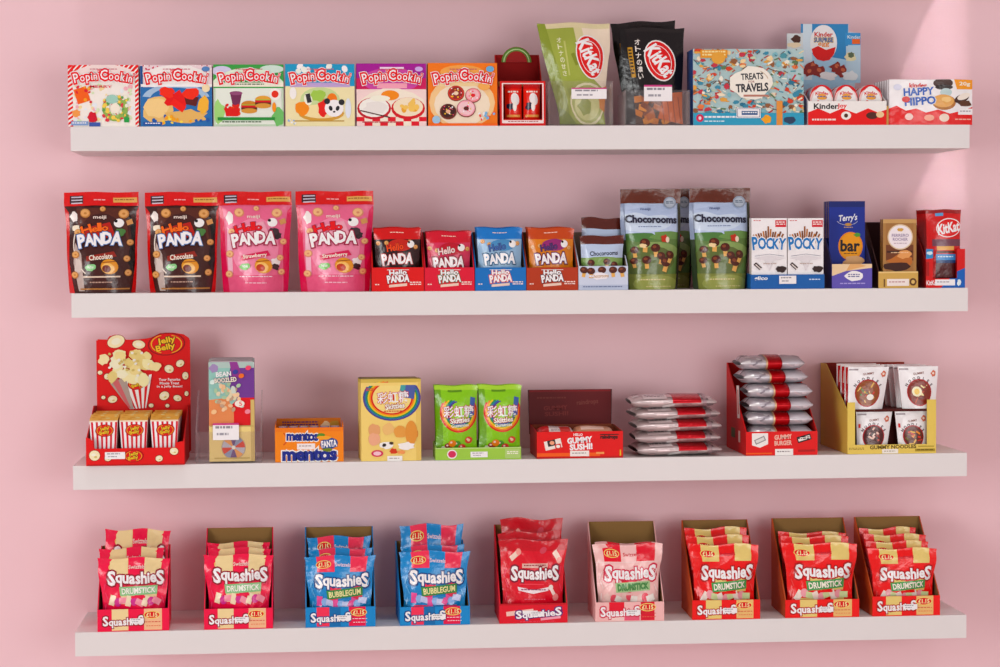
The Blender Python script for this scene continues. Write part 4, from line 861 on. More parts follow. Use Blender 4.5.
# rebuild the printed front only where the card is
for ch in list(tr.children):
    if ch.name.startswith('front_panel'): bpy.data.objects.remove(ch)
m = MB(); kx = I['k']; hf = I['hf']; fp = [(0, 0), (1, 0), (1, .84), (.95, .82), (.90, .62), (.09, .60), (.05, .95), (0, 1)]
m.prism([(I['w']*(u-.5), hf*v) for u, v in fp], 'y', 0, .0024, mat('#d3131f'))
for X0, X1, Y0, Y1 in ((86, 93.5, 440, 467), (93.5, 175.5, 449, 467), (175.5, 184.5, 443, 467)):
    m.panel((X0-135.25)*kx, (X1-135.25)*kx, -.0002, hf*(467-Y1)/30, hf*(467-Y0)/30, subart(a, X0, X1, Y0, Y1))
m.build('front_panel', tr)
label_strip(tr, (115-135.25)*kx, hf*.24, 20*kx, 7*kx, -.0035, 5)
ha = Art(97, 191, 330, 460); ha.rect(97, 330, 191, 460, '#d0141f')
r = random.Random(3)
for x, y, rx, ry, ro in ((101, 372, 2.4, 2, 0), (113, 399, 4.6, 3.6, 10), (169, 369, 4.6, 4, -20), (180, 363.5, 4.2, 3.4, 30), (185, 376, 3, 3.8, 0), (164, 396, 5, 4.2, 30), (177, 398.5, 4, 3, -15), (186, 394, 2, 2.4, 0), (151, 405.6, 2.4, 2, 0), (167, 406, 2, 1.8, 0), (104, 397, 2, 1.8, 0), (108, 376, 3, 3, 0)): bean(ha, x, y, rx, ry, ro)
ha.poly([(111, 383), (152, 374), (146, 408), (131, 409)], '#f1ece6')
for k in range(5):
    t = k/5+.04; ha.poly([(111+41*t, 383-9*t), (111+41*(t+.09), 383-9*(t+.09)), (131+15*(t+.09), 409-1*t), (131+15*t, 409-1*t)], '#c8182a')
ha.poly([(111, 383), (126, 376), (134, 409), (130, 409)], '#a89a90'); ha.poly([(112, 380), (118, 377), (131, 408), (129, 408)], '#c4666a')
jb(ha, 137, 383, 9, 6.6, 14)
for k in range(26):
    x, y = r.uniform(107, 153), r.uniform(353, 380); x = 130+(x-130)*(1-.012*max(0, y-360)); ha.blob(x, y, r.uniform(4, 7), r.uniform(4, 6.4), ('#efe4b0', '#e6d898', '#f5eecb', '#ddcd88')[k % 4], 60+k, 11, .18)
for k in range(20):
    ha.blob(r.uniform(110, 152), r.uniform(352, 376), 1.6, 1.3, ('#faf6e0', '#cdbb70')[k % 2], 90+k, 8)
ha.blob(105, 359, 5.4, 5, '#ece0ae', 5); ha.blob(155, 366, 6, 4.6, '#e8dca4', 6)
for k, s_ in enumerate(('Your Favorite', 'Movie Treat', 'in a Jelly Bean!')): ha.text(s_, 169.5, 379.5+k*3.6, (21, 19, 25)[k], 2.6, '#f6ecec', 0, .02)
Yh = FRONT+.166
px = lambda x, y: (W(x, y, Yh).x-I['cx'], W(x, y, Yh).z-I['z'])
m = MB(); prof = [px(97, 452), px(190, 452), px(190, 345), px(189, 338), px(183.5, 334.3), px(173, 332.6), px(160, 333.2), px(151, 337.6), px(144, 338.8), px(139, 339.4), px(126, 339.8), px(122, 336), px(115, 334.6), px(109, 336.4), px(107.4, 339.6), px(97.6, 339.4)]
m.prism(prof, 'y', .178, .181, mat('#d0141f'))
(xa, za), (xb, zb2) = px(97.6, 452), px(190, 339.6); m.panel(xa, xb, .1778, za, zb2, subart(ha, 97.6, 190, 339.6, 452))
def disc(m, cx_, cy_, rx, ry, rot, depth, cols):
    """a card shape that stands above the header's upper edge, printed like the header"""
    for k, (f, c) in enumerate(cols):
        n = 24; aa = math.radians(rot); pts = []
        for i in range(n):
            t = 2*math.pi*i/n; X, Y_ = rx*f*math.cos(t), ry*f*math.sin(t); pts.append(px(cx_+X*math.cos(aa)+Y_*math.sin(aa), cy_-(-X*math.sin(aa)+Y_*math.cos(aa))))
        m.face([(p[0], depth-.0002*k, p[1]) for p in pts], mat(c))
disc(m, 116, 341.5, 9.4, 6.6, -18, (.1774), ((1, '#8a1018'), (.93, '#ebe0b6'), (.5, '#f5efd2')))
disc(m, 138.8, 344.4, 7, 4.6, 8, (.1774), ((1, '#8a1018'), (.9, '#ebe0b6'), (.45, '#f5efd2')))
la = Art(146, 188, 331.6, 357.4); jb(la, 166.5, 344, 18.6, 11.6, 5)
(xa, za), (xb, zb2) = px(146, 357.4), px(188, 331.6); m.panel(xa, xb, .1768, za, zb2, la)
m.build('header_panel', tr)
pink_side = None
tub0 = None
for row in range(3):
    for k, (x0, x1) in enumerate(((89.5, 117.8), (119.3, 148), (150.5, 178.5))):
        Y = FRONT+.002+.05*row; cx, w, h, z = spot(x0, x1, 421.5, 2, FRONT+.002, 455)
        lb = '%s striped popcorn tub of the %s row in the red stand' % (['left', 'middle', 'right'][k], ['front', 'second', 'rear'][row])
        if tub0 is None:
            m = MB(); d = .046
            wt = lambda t: w*(.80+.2*t); dt = lambda t: d*(.86+.14*t)
            a = Art(x0, x1, 421.5, 465); a.rect(x0, 421, x1, 465, '#f2eeea')
            with a.same():
                for j in range(6): a.rect(x0+1.4+j*4.9, 421, x0+3.6+j*4.9, 465, '#c81c34')
            a.rect(x0, 421.5, x1, 423, '#ead8c0'); jb(a, (x0+x1)/2+.5, 431.5, 9.6, 6.2, 4)
            m.surf(lambda s, t: np.array(((s-.5)*wt(t), -dt(t)/2, t*h)), 1, 1, '#f2eeea', 'card', a, flat=True)
            P = lambda sx, sy, t: (sx*wt(t)/2, sy*dt(t)/2, t*h)
            wm, rm = mat('#ece4de'), mat('#c41c30')
            for sx in (-1, 1):
                n = 6
                for j in range(n):
                    q = [P(sx, -1+2*j/n, 0), P(sx, -1+2*(j+1)/n, 0), P(sx, -1+2*(j+1)/n, 1), P(sx, -1+2*j/n, 1)]
                    m.face(q if sx > 0 else q[::-1], rm if j % 2 else wm)
            m.face([P(1, 1, 0), P(-1, 1, 0), P(-1, 1, 1), P(1, 1, 1)], wm)
            o = m.build('popcorn_tub', None, (cx, Y+d/2, z+.0018)); tub0 = tag(o, lb, 'popcorn tub', 'striped tubs in the popcorn stand')
            t_ = MB()                                    # printed popcorn-coloured lid flap sloping back
            q = [P(-1, -1, 1), P(1, -1, 1), (w*.5, d/2, h+.010), (-w*.5, d/2, h+.010)]
            t_.face(q, mat('#e6b45a')); t_.face([q[1], (w*.5, d/2, h), (w*.5, d/2, h+.010)], mat('#c88c38')); t_.face([(-w*.5, d/2, h), q[0], (-w*.5, d/2, h+.010)], mat('#c88c38')); t_.face([(w*.5, d/2, h), (-w*.5, d/2, h), (-w*.5, d/2, h+.010), (w*.5, d/2, h+.010)], mat('#c88c38'))
            r = random.Random(2)
            for j in range(12):
                u, v = r.uniform(-.4, .4)*w, r.uniform(-.4, .4)*d; zz = h+.010*(v/d+.5)+.0004; rr_ = r.uniform(.003, .006)
                t_.face([(u+rr_*math.cos(g*math.pi/4), v+rr_*.8*math.sin(g*math.pi/4), zz+.010*rr_*.8*math.sin(g*math.pi/4)/d) for g in range(8)], mat(('#f0c878', '#d89c40', '#f6dc9c')[j % 3]))
            t_.build('lid', o)
        else: copy_tree(tub0, (cx, Y+.023, z+.0018), lb)

# candy boxes in the acrylic stand
a = Art(209, 255, 360, 460); a.rect(209, 360, 255, 460, '#8fbfb4'); a.poly([(232, 360), (255, 360), (255, 397), (238, 400), (228, 380)], '#6a3a8a'); a.poly([(240, 396), (255, 396), (255, 424), (232, 424), (226, 408)], '#d2202c'); a.poly([(209, 398), (228, 396), (234, 410), (234, 424), (209, 424)], '#d88a5a'); a.rect(209, 360, 255, 366, '#a9c0b8')
a.blob(214, 366, 5, 4, '#9a88b0', 3); a.poly([(230, 360), (238, 360), (242, 372), (234, 380)], '#8a3a8a')
r = random.Random(12)
for k in range(40): a.ell(227+r.gauss(0, 6), 390+r.gauss(0, 9), 2.6, 1.9, ('#d8d0b0', '#a8c4a0', '#e8c8a0', '#c8d4c8', '#b89a80', '#e0b890')[k % 6], r.uniform(0, 180), 8)
for x, y, c in ((242, 374, '#e0703a'), (236, 370, '#3a3a90'), (249, 366, '#e04a6a'), (213, 380, '#d0e4dc'), (248, 410, '#e88a9a'), (214, 410, '#f0c090')): a.ell(x, y, 3, 2.4, c, 20, 9)
a.text('BEAN', 224, 372, 15, 4.4, '#f0f4ee', 4, .03); a.text('BOOZLED', 226, 378, 22, 4.4, '#f0e6d0', 4, .03, (('#5a2a6a', .09),)); a.ell(240, 402, 5, 3.4, '#f0e4d8'); a.text('5', 241, 402, 3, 4, '#d2202c')
a.rect(209, 424, 255, 460, '#e2cd8a'); a.rect(251, 398, 255, 460, '#c8b070'); a.ell(233.5, 446, 12.4, 12, '#b8a888', 0, 24)
for k in range(10):
    t0_ = k*36; a.poly([(233.5, 446)]+[(233.5+11.6*math.cos(math.radians(t0_+j*12)), 446-11.2*math.sin(math.radians(t0_+j*12))) for j in range(4)], ('#d0452e', '#8f98b0', '#6a4a7a', '#e0a060', '#b8b8c0')[k % 5])
a.ell(233.5, 446, 2, 2, '#f0e8d8'); a.rect(214, 456, 250, 457.4, '#c0a860'); a.rect(210, 424, 254, 425, '#b8a060')
names5 = ['front', 'second', 'third', 'rearmost']
b0 = None
for k in range(3):
    Y = FRONT+.016+.034*k; cx, w, h, z = spot(209+.4*k, 254.6, 363.5-1.6*k, 2, Y, 460)
    lb = '%s pastel coloured bean box in the clear stand' % names5[k if k < 2 else 3]
    if k == 0:
        m = MB(); m.box(-w/2, w/2, 0, .03, 0, h, mat('#a890a8'), mat('#b8a8b0')); m.panel(-w/2, w/2, 0, 0, h, a)
        b0 = tag(m.build('bean_box', None, (cx, Y, z+.0032)), lb, 'candy box', 'pastel bean boxes'); h0 = h
        m = MB(); m.box(-w/2+.004, w/2-.004, .004, .026, h, h+.002, mat('#b0a4a8')); m.build('top_flap', b0)
    else: copy_tree(b0, (cx, Y, z+.0032), lb, scale=(1, 1, h/h0))
holder(195.5, 262, 432, 462.6, 2, FRONT+.008, .13, .145, 'clear acrylic stand around the pastel bean boxes', (226, 431.5, 26, 17, True))

# orange mint roll carton
a = Art(275, 343.5, 427, 460.6); a.rect(275, 427, 344, 461, '#ee8622'); a.rect(275, 427, 344, 431, '#e07a1e'); a.arc(280, 438, 6, 7.4, -60, 60, '#c85a1a')
a.text('mentos', 302.5, 436, 31, 7, '#1d2a80', -1, .05, (('#f4ece4', .12),)); a.rect(297, 442.6, 315, 448.4, '#ece4e0'); a.micro(299, 444.4, 312, 446.4, '#a89a9a', 1, 3)
a.text('mentos', 309.5, 454, 53, 9.6, '#1d2a80', 0, .055, (('#f4ece4', .12),)); a.ell(329, 443, 9, 5.6, '#2a4a8a', 8); a.text('FANTA', 329, 443, 15, 6, '#f4f4f4', 6, .04, (('#1d3a80', .1),)); a.blob(328, 449, 5, 2, '#6a7a20', 4); a.blob(321, 435, 4, 2, '#5a8a30', 5); a.blob(324, 437, 7, 2, '#e8a040', 6)
Y = FRONT+.010; cx, w, h, z = spot(275, 343.5, 427.5, 2, Y, 461)
r = empty('display_carton', (cx, Y, z), 'orange mint roll carton with two navy wordmarks', 'display carton')
k_ = .0022; d = .11; m = MB(); m.box(-w/2, w/2, 0, k_, 0, h, mat('#ee8622')); m.panel(-w/2, w/2, 0, 0, h, a); m.build('front_panel', r)
for sg in (-1, 1):
    m = MB(); xa, xb = (-w/2, -w/2+k_) if sg < 0 else (w/2-k_, w/2); m.box(xa, xb, k_, d, 0, h+.006, mat('#d8741a')); m.build('side_panel', r)
m = MB(); hb = W(309, 418, Y+d).z-z; m.box(-w/2+.002, w/2-.004, d-k_, d, 0, hb, mat('#d47c2a')); q = Art(0, 68, 0, 20); q.rect(0, 0, 68, 20, '#c8722a'); q.micro(6, 3, 44, 8, '#5a2a60', 2, 4); q.blob(52, 7, 5, 4, '#e4c8a0', 3); q.blob(62, 6, 5, 4, '#b89040', 4); m.panel(-w/2+.002, w/2-.004, d-k_, hb-.045, hb, q); m.build('back_panel', r)
m = MB(); m.box(-w/2+k_, w/2-k_, k_, d-k_, 0, .002, mat('#9a6a3a', 'matt')); m.build('base_panel', r)
m0 = None
for row in range(2):
    for k in range(6):
        loc = (cx-w/2+.017+.0218*k, Y+.012+.02*row+.0, z+.002); lb = '%s mint roll from the left in the %s row of the orange carton' % (['first', 'second', 'third', 'fourth', 'fifth', 'sixth'][k], ['front', 'back'][row])
        if m0 is None:
            m = MB(); n = 10; R_ = .0098; hh = h*.98
            fn = lambda s, t: np.array((-R_*math.sin(2*math.pi*s), R_*math.cos(2*math.pi*s), t*hh))
            q = Art(0, 10, 0, 10, 'foil'); q.rect(0, 0, 10, 1.2, '#2a3a90'); q.rect(0, 1.2, 10, 2, '#f0e8e0')
            m.surf(fn, n, 2, '#e88420', 'foil', q); m.face([tuple(fn(1-i/n, 1)) for i in range(n)], mat('#c8c4c4', 'silver'))
            m0 = tag(m.build('mint_roll', None, loc), lb, 'mint roll', 'mint rolls in the orange carton')
        else: copy_tree(m0, loc, lb)

# rainbow boxes
def rainbow(a, cx_, cy_, r, sy=.92, rev=False):
    for k, c in enumerate(('#4a3a86', '#2f6a9c', '#2f8a4a', '#e0c040', '#e08030', '#cc2424')[::-1 if rev else 1]):
        a.arc(cx_, cy_, r-1.6*(k+1), r-1.6*k, 150-10*k, 400-6*k, c, sy, 26)
a = Art(361, 421, 378, 458.5); a.rect(361, 378, 422, 459, '#e6cd7c'); a.rect(361, 378, 422, 381.5, '#c8b05a'); a.rect(416, 381, 422, 459, '#d8bc6a')
rainbow(a, 392, 396.5, 29, .78); a.ell(392, 396.5, 19.4, 15, '#ead488', 0, 24); a.rect(366, 381.5, 418, 384.5, '#e6cd7c'); a.poly([(405, 384), (416, 384), (414, 398), (404, 396)], '#4a5a9a'); a.poly([(401, 384), (406, 384), (404, 396), (399, 394)], '#4a9a9a')
a.text('彩虹糖', 393, 396, 31, 11, '#f8f4ec', 3, .012, (('#b82020', .055),)); a.text('Skittles', 395, 404.6, 19, 5, '#f4ece0', 6, .03, (('#a83020', .1),)); a.micro(384, 409, 404, 411, '#c84a30', 1, 4)
for x, y, c in ((374, 428, '#d8a070'), (388, 427, '#e0b878'), (400, 430, '#d89a50'), (412, 432, '#c87a38'), (374, 437, '#e0a888')): a.blob(x, y, 6, 6, c, int(x), k=.12)
a.ell(411, 431, 6, 12, '#d49046'); a.blob(387, 443, 7, 4, '#f2ece4', 4); a.blob(384, 443, 2, 1.6, '#2a2422', 5); a.blob(391, 441, 2, 1.5, '#3a2a22', 6); a.blob(393, 449, 4, 3, '#c8402a', 7); a.blob(406, 444, 8, 4, '#f0e8e4', 8); a.ell(377, 451, 6, 3.4, '#c83a5a'); a.ell(377, 451, 4, 2, '#f0c0c8'); a.blob(401, 450, 4, 2, '#e89a60', 9); a.micro(366, 387, 374, 390, '#c84a3a', 2, 5)
a.rect(387, 453.6, 402, 458.5, '#f0ebe6'); a.micro(389, 455.4, 399, 457, '#9a9090', 1, 6)
b0 = None
for k, (x0, x1, yt) in enumerate(((361, 421, 379), (358.6, 420, 378.6), (357, 419, 378))):
    Y = FRONT+.006+.034*k; cx, w, h, z = spot(x0, x1, yt, 2, Y, 459)
    lb = '%s yellow box with a rainbow ring between mint carton and green pouches' % ['front', 'second', 'rearmost'][k]
    if k == 0:
        m = MB(); m.box(-w/2, w/2, 0, .032, 0, h, mat('#c8ae60'), mat('#6a5a30')); m.panel(-w/2, w/2, 0, 0, h, a); b0 = tag(m.build('rainbow_candy_box', None, (cx, Y, z)), lb, 'candy box', 'yellow rainbow candy boxes'); h0 = h
        q = Art(0, 10, 0, 20); q.rect(0, 0, 10, 6, '#3a8a50'); q.rect(0, 6, 10, 12, '#4a5a9a'); m2 = MB(); m2.box(-w/2+.003, w/2-.003, .003, .029, h, h+.0012, mat('#8a7a40')); m2.build('top_flap', b0)
    else: copy_tree(b0, (cx, Y, z), lb, scale=(1, 1, h/h0))

# green pouches
tr, I = tray(435.5, 521, 447.5, 458, 2, FRONT+.004, .10, 440, 'display_carton', 'low pale green tray holding the green rainbow pouches', 'display carton', None, '#9cc858', '#8aa850', slope=.9)
a = Art(435.5, 521, 447.5, 458); a.rect(435, 447, 522, 459, '#98c452'); a.ell(452, 453, 5, 4, '#e8e0e0'); a.ell(452, 453, 4, 3, '#c8385a'); a.rect(435, 447.5, 522, 448.4, '#b8d888'); a.rect(505, 449, 520, 457, '#a9c878'); a.micro(507, 451, 518, 454, '#e8f0d8', 2, 3)
m = MB(); m.panel(-I['w']/2, I['w']/2, -.0004, 0, I['hf'], a); m.build('front_print', tr); label_strip(tr, (479-478.25)*I['k'], I['hf']*.2, 17*I['k'], 5.6*I['k'], -.0015, 5)
a = Art(435, 478, 387, 458, 'foil'); a.rect(435, 387, 478, 458, '#84c22e'); a.rect(435, 387, 478, 391.5, '#a0d048'); a.poly([(435, 391), (441, 391), (443, 458), (435, 458)], '#6aa024')
rainbow(a, 459, 413, 19.5, 1.0, True); a.ell(460, 413, 10.6, 10.6, '#8cc63c', 0, 22); a.poly([(471, 398), (476, 399), (475, 416), (470, 416)], '#3a5aa0'); a.rect(448, 391, 462, 393, '#5a8a20')
a.text('彩虹糖', 459, 412, 31, 11, '#f8f6f2', 2, .012, (('#b02030', .055),)); a.text('Skittles', 460, 420.5, 20, 4.6, '#f4ece0', 5, .03, (('#a83020', .1),)); a.text('Gummies', 460, 425.4, 18, 3, '#f4f0e0', 4, .02)
for x, y, c in ((469, 440, '#c8402a'), (448, 446, '#8a2a30'), (457, 444, '#4a8a30'), (462, 447, '#c83a3a'), (452, 443, '#d87a30')): a.ell(x, y, 4, 3.4, c, 10, 12); a.ell(x-1, y-1, 1.2, 1, '#f0d0c0', 0, 7)
a.ell(469, 440, 1.6, 1.4, '#e8c8a0'); a.blob(443, 452, 5, 6, '#cfd8b8', 3)
g0 = None
for k in range(2):
    for j, (x0, x1) in enumerate(((435.6, 477.6), (478.6, 521))):
        Y = FRONT+.012+.036*k; cx, w, h, z = spot(x0, x1, 387-.6*k, 2, FRONT+.012, 458)
        lb = '%s green rainbow sweet pouch in the %s of the pale green tray' % (['left', 'right'][j], ['front', 'back'][k])
        if g0 is None:
            g0 = bag_mesh('sweet_pouch', w*1.05, h, .03, '#84c22e', a, 91, loc=(cx, Y+.016, z+.0018), kind='pillow', wb=.97, wr=.002, back='#6aa024'); tag(g0, lb, 'sweet pouch', 'green rainbow sweet pouches')
        else: copy_tree(g0, (cx, Y+.016, z+.0018), lb, rot=(0, math.radians(.6*j), 0))

# gummy box with raised dark lid
a = Art(537, 623, 431.5, 458); a.rect(537, 431, 624, 458, '#d4161c'); a.rect(537, 452.6, 600, 456, '#e8622c'); a.rect(537, 456, 624, 458, '#b80e18')
a.text('HELLO', 578, 434.6, 9, 2.4, WH, 0, .03); a.text('GUMMY', 579.5, 440, 24, 5.4, WH, 4, .05); a.text('SUSHI!', 581, 446.6, 22, 5.4, WH, 3, .05); a.rect(570, 450.5, 589, 456, '#ece4de'); a.micro(572, 452.4, 586, 454, '#8a8080', 1, 3)
a.rrect(553, 444, 17, 9, '#e8e0d8', 12); a.rrect(551.5, 442.6, 8, 6, '#2c2424', 12); a.ell(552, 442.4, 2.4, 2, '#e8a080'); a.rrect(558, 446, 6, 5, '#c83a30', 12); a.ell(558, 446, 2, 1.6, '#f0e8e0'); a.text('raindrops', 609, 437.6, 17, 4.6, '#1c1414', 0, .04); a.rect(600, 434.4, 618.6, 435.2, '#1c1414'); a.rect(596, 452, 604, 454, '#f09a60'); a.rect(619.6, 450, 621, 456, '#d8b040')
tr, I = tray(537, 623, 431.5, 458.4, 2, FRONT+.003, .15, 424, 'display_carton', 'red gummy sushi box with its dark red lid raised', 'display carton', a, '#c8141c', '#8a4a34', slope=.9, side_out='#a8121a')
Yb = FRONT+.153; px = lambda x, y, Y=Yb: (W(x, y, Y).x-I['cx'], W(x, y, Y).z-I['z'])
la = Art(528, 612, 389, 424); la.rect(528, 389, 612, 424, '#5e1216'); la.rect(528, 389, 612, 391, '#7a1a1e'); la.text('GUMMY', 555, 407, 24, 4, '#7c2c2a', 2, .03); la.text('SUSHI!', 556, 413, 24, 4, '#7c2c2a', 2, .03); la.text('raindrops', 588, 402, 22, 6, '#7a3a34', 4, .02); la.micro(536, 396, 566, 399, '#74302c', 1, 3)
m = MB(); (xa, za), (xb, zb2) = px(528, 425), px(612, 389); m.prism([(xa+.003, za-.02), (xb-.002, za-.02), (xb, zb2), (xa, zb2)], 'y', .151, .1535, mat('#4a0e12')); m.panel(xa+.003, xb-.003, .1508, za, zb2-.0006, la); m.build('lid', tr)
def flat_pack(name, w, d, h, base, art_top, seed, fin='film', front_art=None, amp=.004, ns=14, nt=8):
    """a filled film packet lying down: upper and lower skins meeting in crimped edges"""
    m = MB()
    def up(s, t):
        E = (1-abs(2*s-1)**3.2)*(1-abs(2*t-1)**2.6); return np.array(((s-.5)*w*(1-.03*math.sin(3*t+seed)), (t-.5)*d, h*.5+h*.5*E+amp*wob(s, t, seed)*E))
    def dn(s, t):
        E = (1-abs(2*s-1)**3.2)*(1-abs(2*t-1)**2.6); return np.array(((.5-s)*w*(1-.03*math.sin(3*t+seed)), (t-.5)*d, h*.5-h*.5*E))
    m.surf(up, ns, nt, base, fin, art_top); m.surf(dn, ns, nt, base, fin)
    return m.build(name)
def rollpack(name, w, d, h, base, art, seed, fin='silver', ns=18, nt=12, pinch=.5, amp=.003):
    """a flow-wrapped packet lying with its long side to the room: rounded section, crimped ends; art wraps from below the front edge over the top"""
    m = MB()
    def f(s, t):
        ang = math.pi*(-.28+1.28*t) ; e = 1-abs(2*s-1)**5; ee = .30+.70*e**pinch
        y = -math.cos(ang)*d/2*(.90+.10*e); z = math.sin(ang)*h/2*ee
        n = amp*wob(s, t, seed)*e
        return np.array(((s-.5)*w, y-n, h/2+z+n*.6))
    def g(s, t):
        ang = math.pi*(1+.72*t); e = 1-abs(2*s-1)**5; ee = .30+.70*e**pinch
        return np.array(((s-.5)*w, -math.cos(ang)*d/2*(.90+.10*e), h/2+math.sin(ang)*h/2*ee))
    m.surf(f, ns, nt, base, fin, art); m.surf(g, ns, 6, base, fin)
    return m.build(name)
for k, (x0, x1, yt, lb) in enumerate(((540, 577, 421.5, 'white and red wrapped gummy pack at the left inside the red box'), (577, 617, 422, 'orange brown wrapped gummy pack at the right inside the red box'))):
    q = Art(0, 40, 0, 20, 'film')
    if k == 0: q.rect(0, 0, 40, 20, '#e4d8d4'); q.poly([(0, 0), (14, 0), (10, 20), (0, 20)], '#c82a2a'); q.rect(24, 8, 36, 18, '#c83a34'); q.micro(14, 8, 24, 14, '#b8a8a8', 2, 3)
    else: q.rect(0, 0, 40, 20, '#c89070'); q.rect(0, 0, 40, 5, '#5a2a24'); q.rect(6, 9, 30, 12, '#e8c8b8'); q.rect(0, 15, 40, 20, '#a83a2a')
    cx, w, _, z = spot(x0, x1-1.5, yt, 2, FRONT+.003)
    for j in range(2):
        hz = .030
        if j == 0: o = rollpack('gummy_pack', w, .1, hz, '#e4d8d4' if k == 0 else '#c89070', q, 5+k, 'film'); tag(o, lb+', upper one', 'gummy pack', 'gummy packs in the red box'); o.location = (cx, FRONT+.065, z+.0335)
        else: copy_tree(o, (cx, FRONT+.065, z+.0022), lb+', lower one')

# stack of clear film packs
ys = [(456, 445.5), (447.5, 434), (436, 421), (423, 409), (411, 397)]
q = Art(0, 96, 0, 30, 'silver'); q.rect(0, 0, 96, 30, '#cdbfbe')
r = random.Random(6)
for k in range(26): q.rrect(r.uniform(6, 90), r.uniform(4, 28), r.uniform(6, 16), r.uniform(1.6, 4), ('#efe9e8', '#b09a9c', '#e2d2d2', '#8f7c80', '#d8b8b8')[k % 5], r.uniform(-14, 14))
q.rect(46, 0, 78, 24, '#b8242c'); q.rect(46, 0, 78, 4, '#8a1a20'); q.micro(50, 8, 74, 11, '#e0a8a4', 1, 3); q.rect(14, 12, 40, 20, '#e8dede'); q.micro(16, 14, 38, 18, '#6a6468', 2, 5); q.rect(80, 0, 84, 30, '#a89094')
q2 = Art(0, 96, 0, 30, 'silver')
p0 = None; ordn = ['bottom', 'second lowest', 'middle', 'second highest', 'top']
zc = shelf_z(2, .35)+.0004
for k in range(5):
    x0, x1 = ((636, 720.5), (637, 720), (635.5, 721), (633, 720.5), (631, 718))[k]
    cx, w, _, z = spot(x0, x1, 440, 2, FRONT+.02)
    hh = .0262; lb = '%s clear film pack with red band in the loose stack of five' % ordn[k]; loc = (cx, FRONT+.072+.004*(k % 2), zc+k*.0254); rz = math.radians((2, -1.5, 1, 3, -2)[k])
    if p0 is None: p0 = rollpack('gummy_pack', w, .135, hh, '#cdbfbe', q, 14, 'silver', amp=.0035, pinch=.38); tag(p0, lb, 'gummy pack', 'film packs in the loose stack'); p0.location = loc; p0.rotation_euler = (0, 0, rz)
    else: copy_tree(p0, loc, lb, rot=(0, 0, rz))
cl = MB(); E_ = Art(0, 10, 0, 10, 'film')

# tall red box of silver packs
a = Art(746, 817.5, 431.5, 455.4); a.rect(746, 431, 818, 456, '#d4181c'); a.poly([(752, 433), (768, 433), (768, 444), (760, 447.5), (752, 445)], '#ece8e4'); a.rrect(760, 440, 11, 5, '#8a8a8a', 24); a.rrect(760, 440, 9, 3, '#d8d8d4', 24); a.text('GUMMY', 783, 437, 17, 4.4, '#f2b8a8', 4, .04); a.text('BURGER', 783, 443, 17, 4.4, '#f2b8a8', 2, .04); a.rect(775, 449, 793, 455.4, '#efeae6'); a.micro(777, 451, 790, 453, '#8a8486', 1, 4)
a.rrect(804, 438.6, 14, 6, '#1c1616', 16); a.rrect(804, 438.6, 12, 3.4, '#e8e0d8', 16); a.micro(798, 436.8, 810, 440, '#2a2020', 2, 6); a.rect(798, 450, 815, 452, '#a81016'); a.rect(746, 452.6, 772, 454, '#e8602c')
tr, I = tray(746, 817.5, 431.5, 455.4, 2, FRONT+.003, .22, 362, 'display_carton', 'tall red open box stacked with silver burger packs', 'display carton', a, '#c4161c', '#a01418', slope=.97, side_out='#c4161c')
sp = [c for c in tr.children if c.name.startswith('side_panel')][0]
m = MB(); q3 = Art(0, 60, 0, 100); q3.rrect(40, 38, 9, 40, '#ecdcd6', 4); q3.rrect(40, 38, 3, 30, '#c84a40', 4); q3.rrect(22, 78, 14, 12, '#4a5a2a', 0); q3.rrect(44, 80, 6, 14, '#e0c0b8'); m.side(-I['w']/2-.0004, .02, .21, 0, I['zb']*.94, q3); m.build('side_print', tr)
q = Art(0, 80, 0, 30, 'silver'); q.rect(0, 0, 80, 30, '#c9c5ca'); r = random.Random(9)
for k in range(30): q.rrect(r.uniform(4, 78), r.uniform(2, 28), r.uniform(5, 14), r.uniform(1.2, 3.2), ('#f0eef0', '#a29ca4', '#e2dce0', '#8c868e', '#d4c8cc')[k % 5], r.uniform(-18, 18))
q.rect(31, 0, 51, 30, '#b01c26'); q.rect(31, 0, 33, 30, '#d8b890'); q.rect(49.4, 0, 51, 30, '#8a1420'); q.micro(35, 12, 47, 16, '#e09a94', 2, 4)
p0 = None; ordn = ['bottom', 'second lowest', 'third lowest', 'third highest', 'second highest', 'top']
offs = ((749, 815.5, 421), (748, 817, 406.5), (745, 816, 391), (742.5, 814, 377), (738, 802, 364.5), (734, 803, 354))
zs = []
for k in range(7):
    lb = '%s silver pack with dark red band in the tall red box' % (['bottom', 'second lowest', 'third lowest', 'middle', 'third highest', 'second highest', 'top'][k])
    base = .0018+k*.0296
    x0, x1 = ((750, 814), (749, 814.5), (748.6, 815), (748.4, 815), (748.2, 815), (746, 806), (744, 804))[k]
    Yk = FRONT+.068+(.0, .0, .0, .002, .004, .022, .024)[k]
    cx, w, _, z = spot(x0, x1, 420, 2, Yk-.06)
    loc = (cx, Yk, I['z']+base)
    if p0 is None: p0 = rollpack('burger_pack', w, .118, .0305, '#c9c5ca', q, 33, 'silver', amp=.0028, pinch=.3); tag(p0, lb, 'gummy pack', 'silver packs in the tall red box'); p0.location = loc
    else: copy_tree(p0, loc, lb, rot=(0, 0, math.radians((0, 1.5, -2, 1, -1.5, 2, -1)[k])))

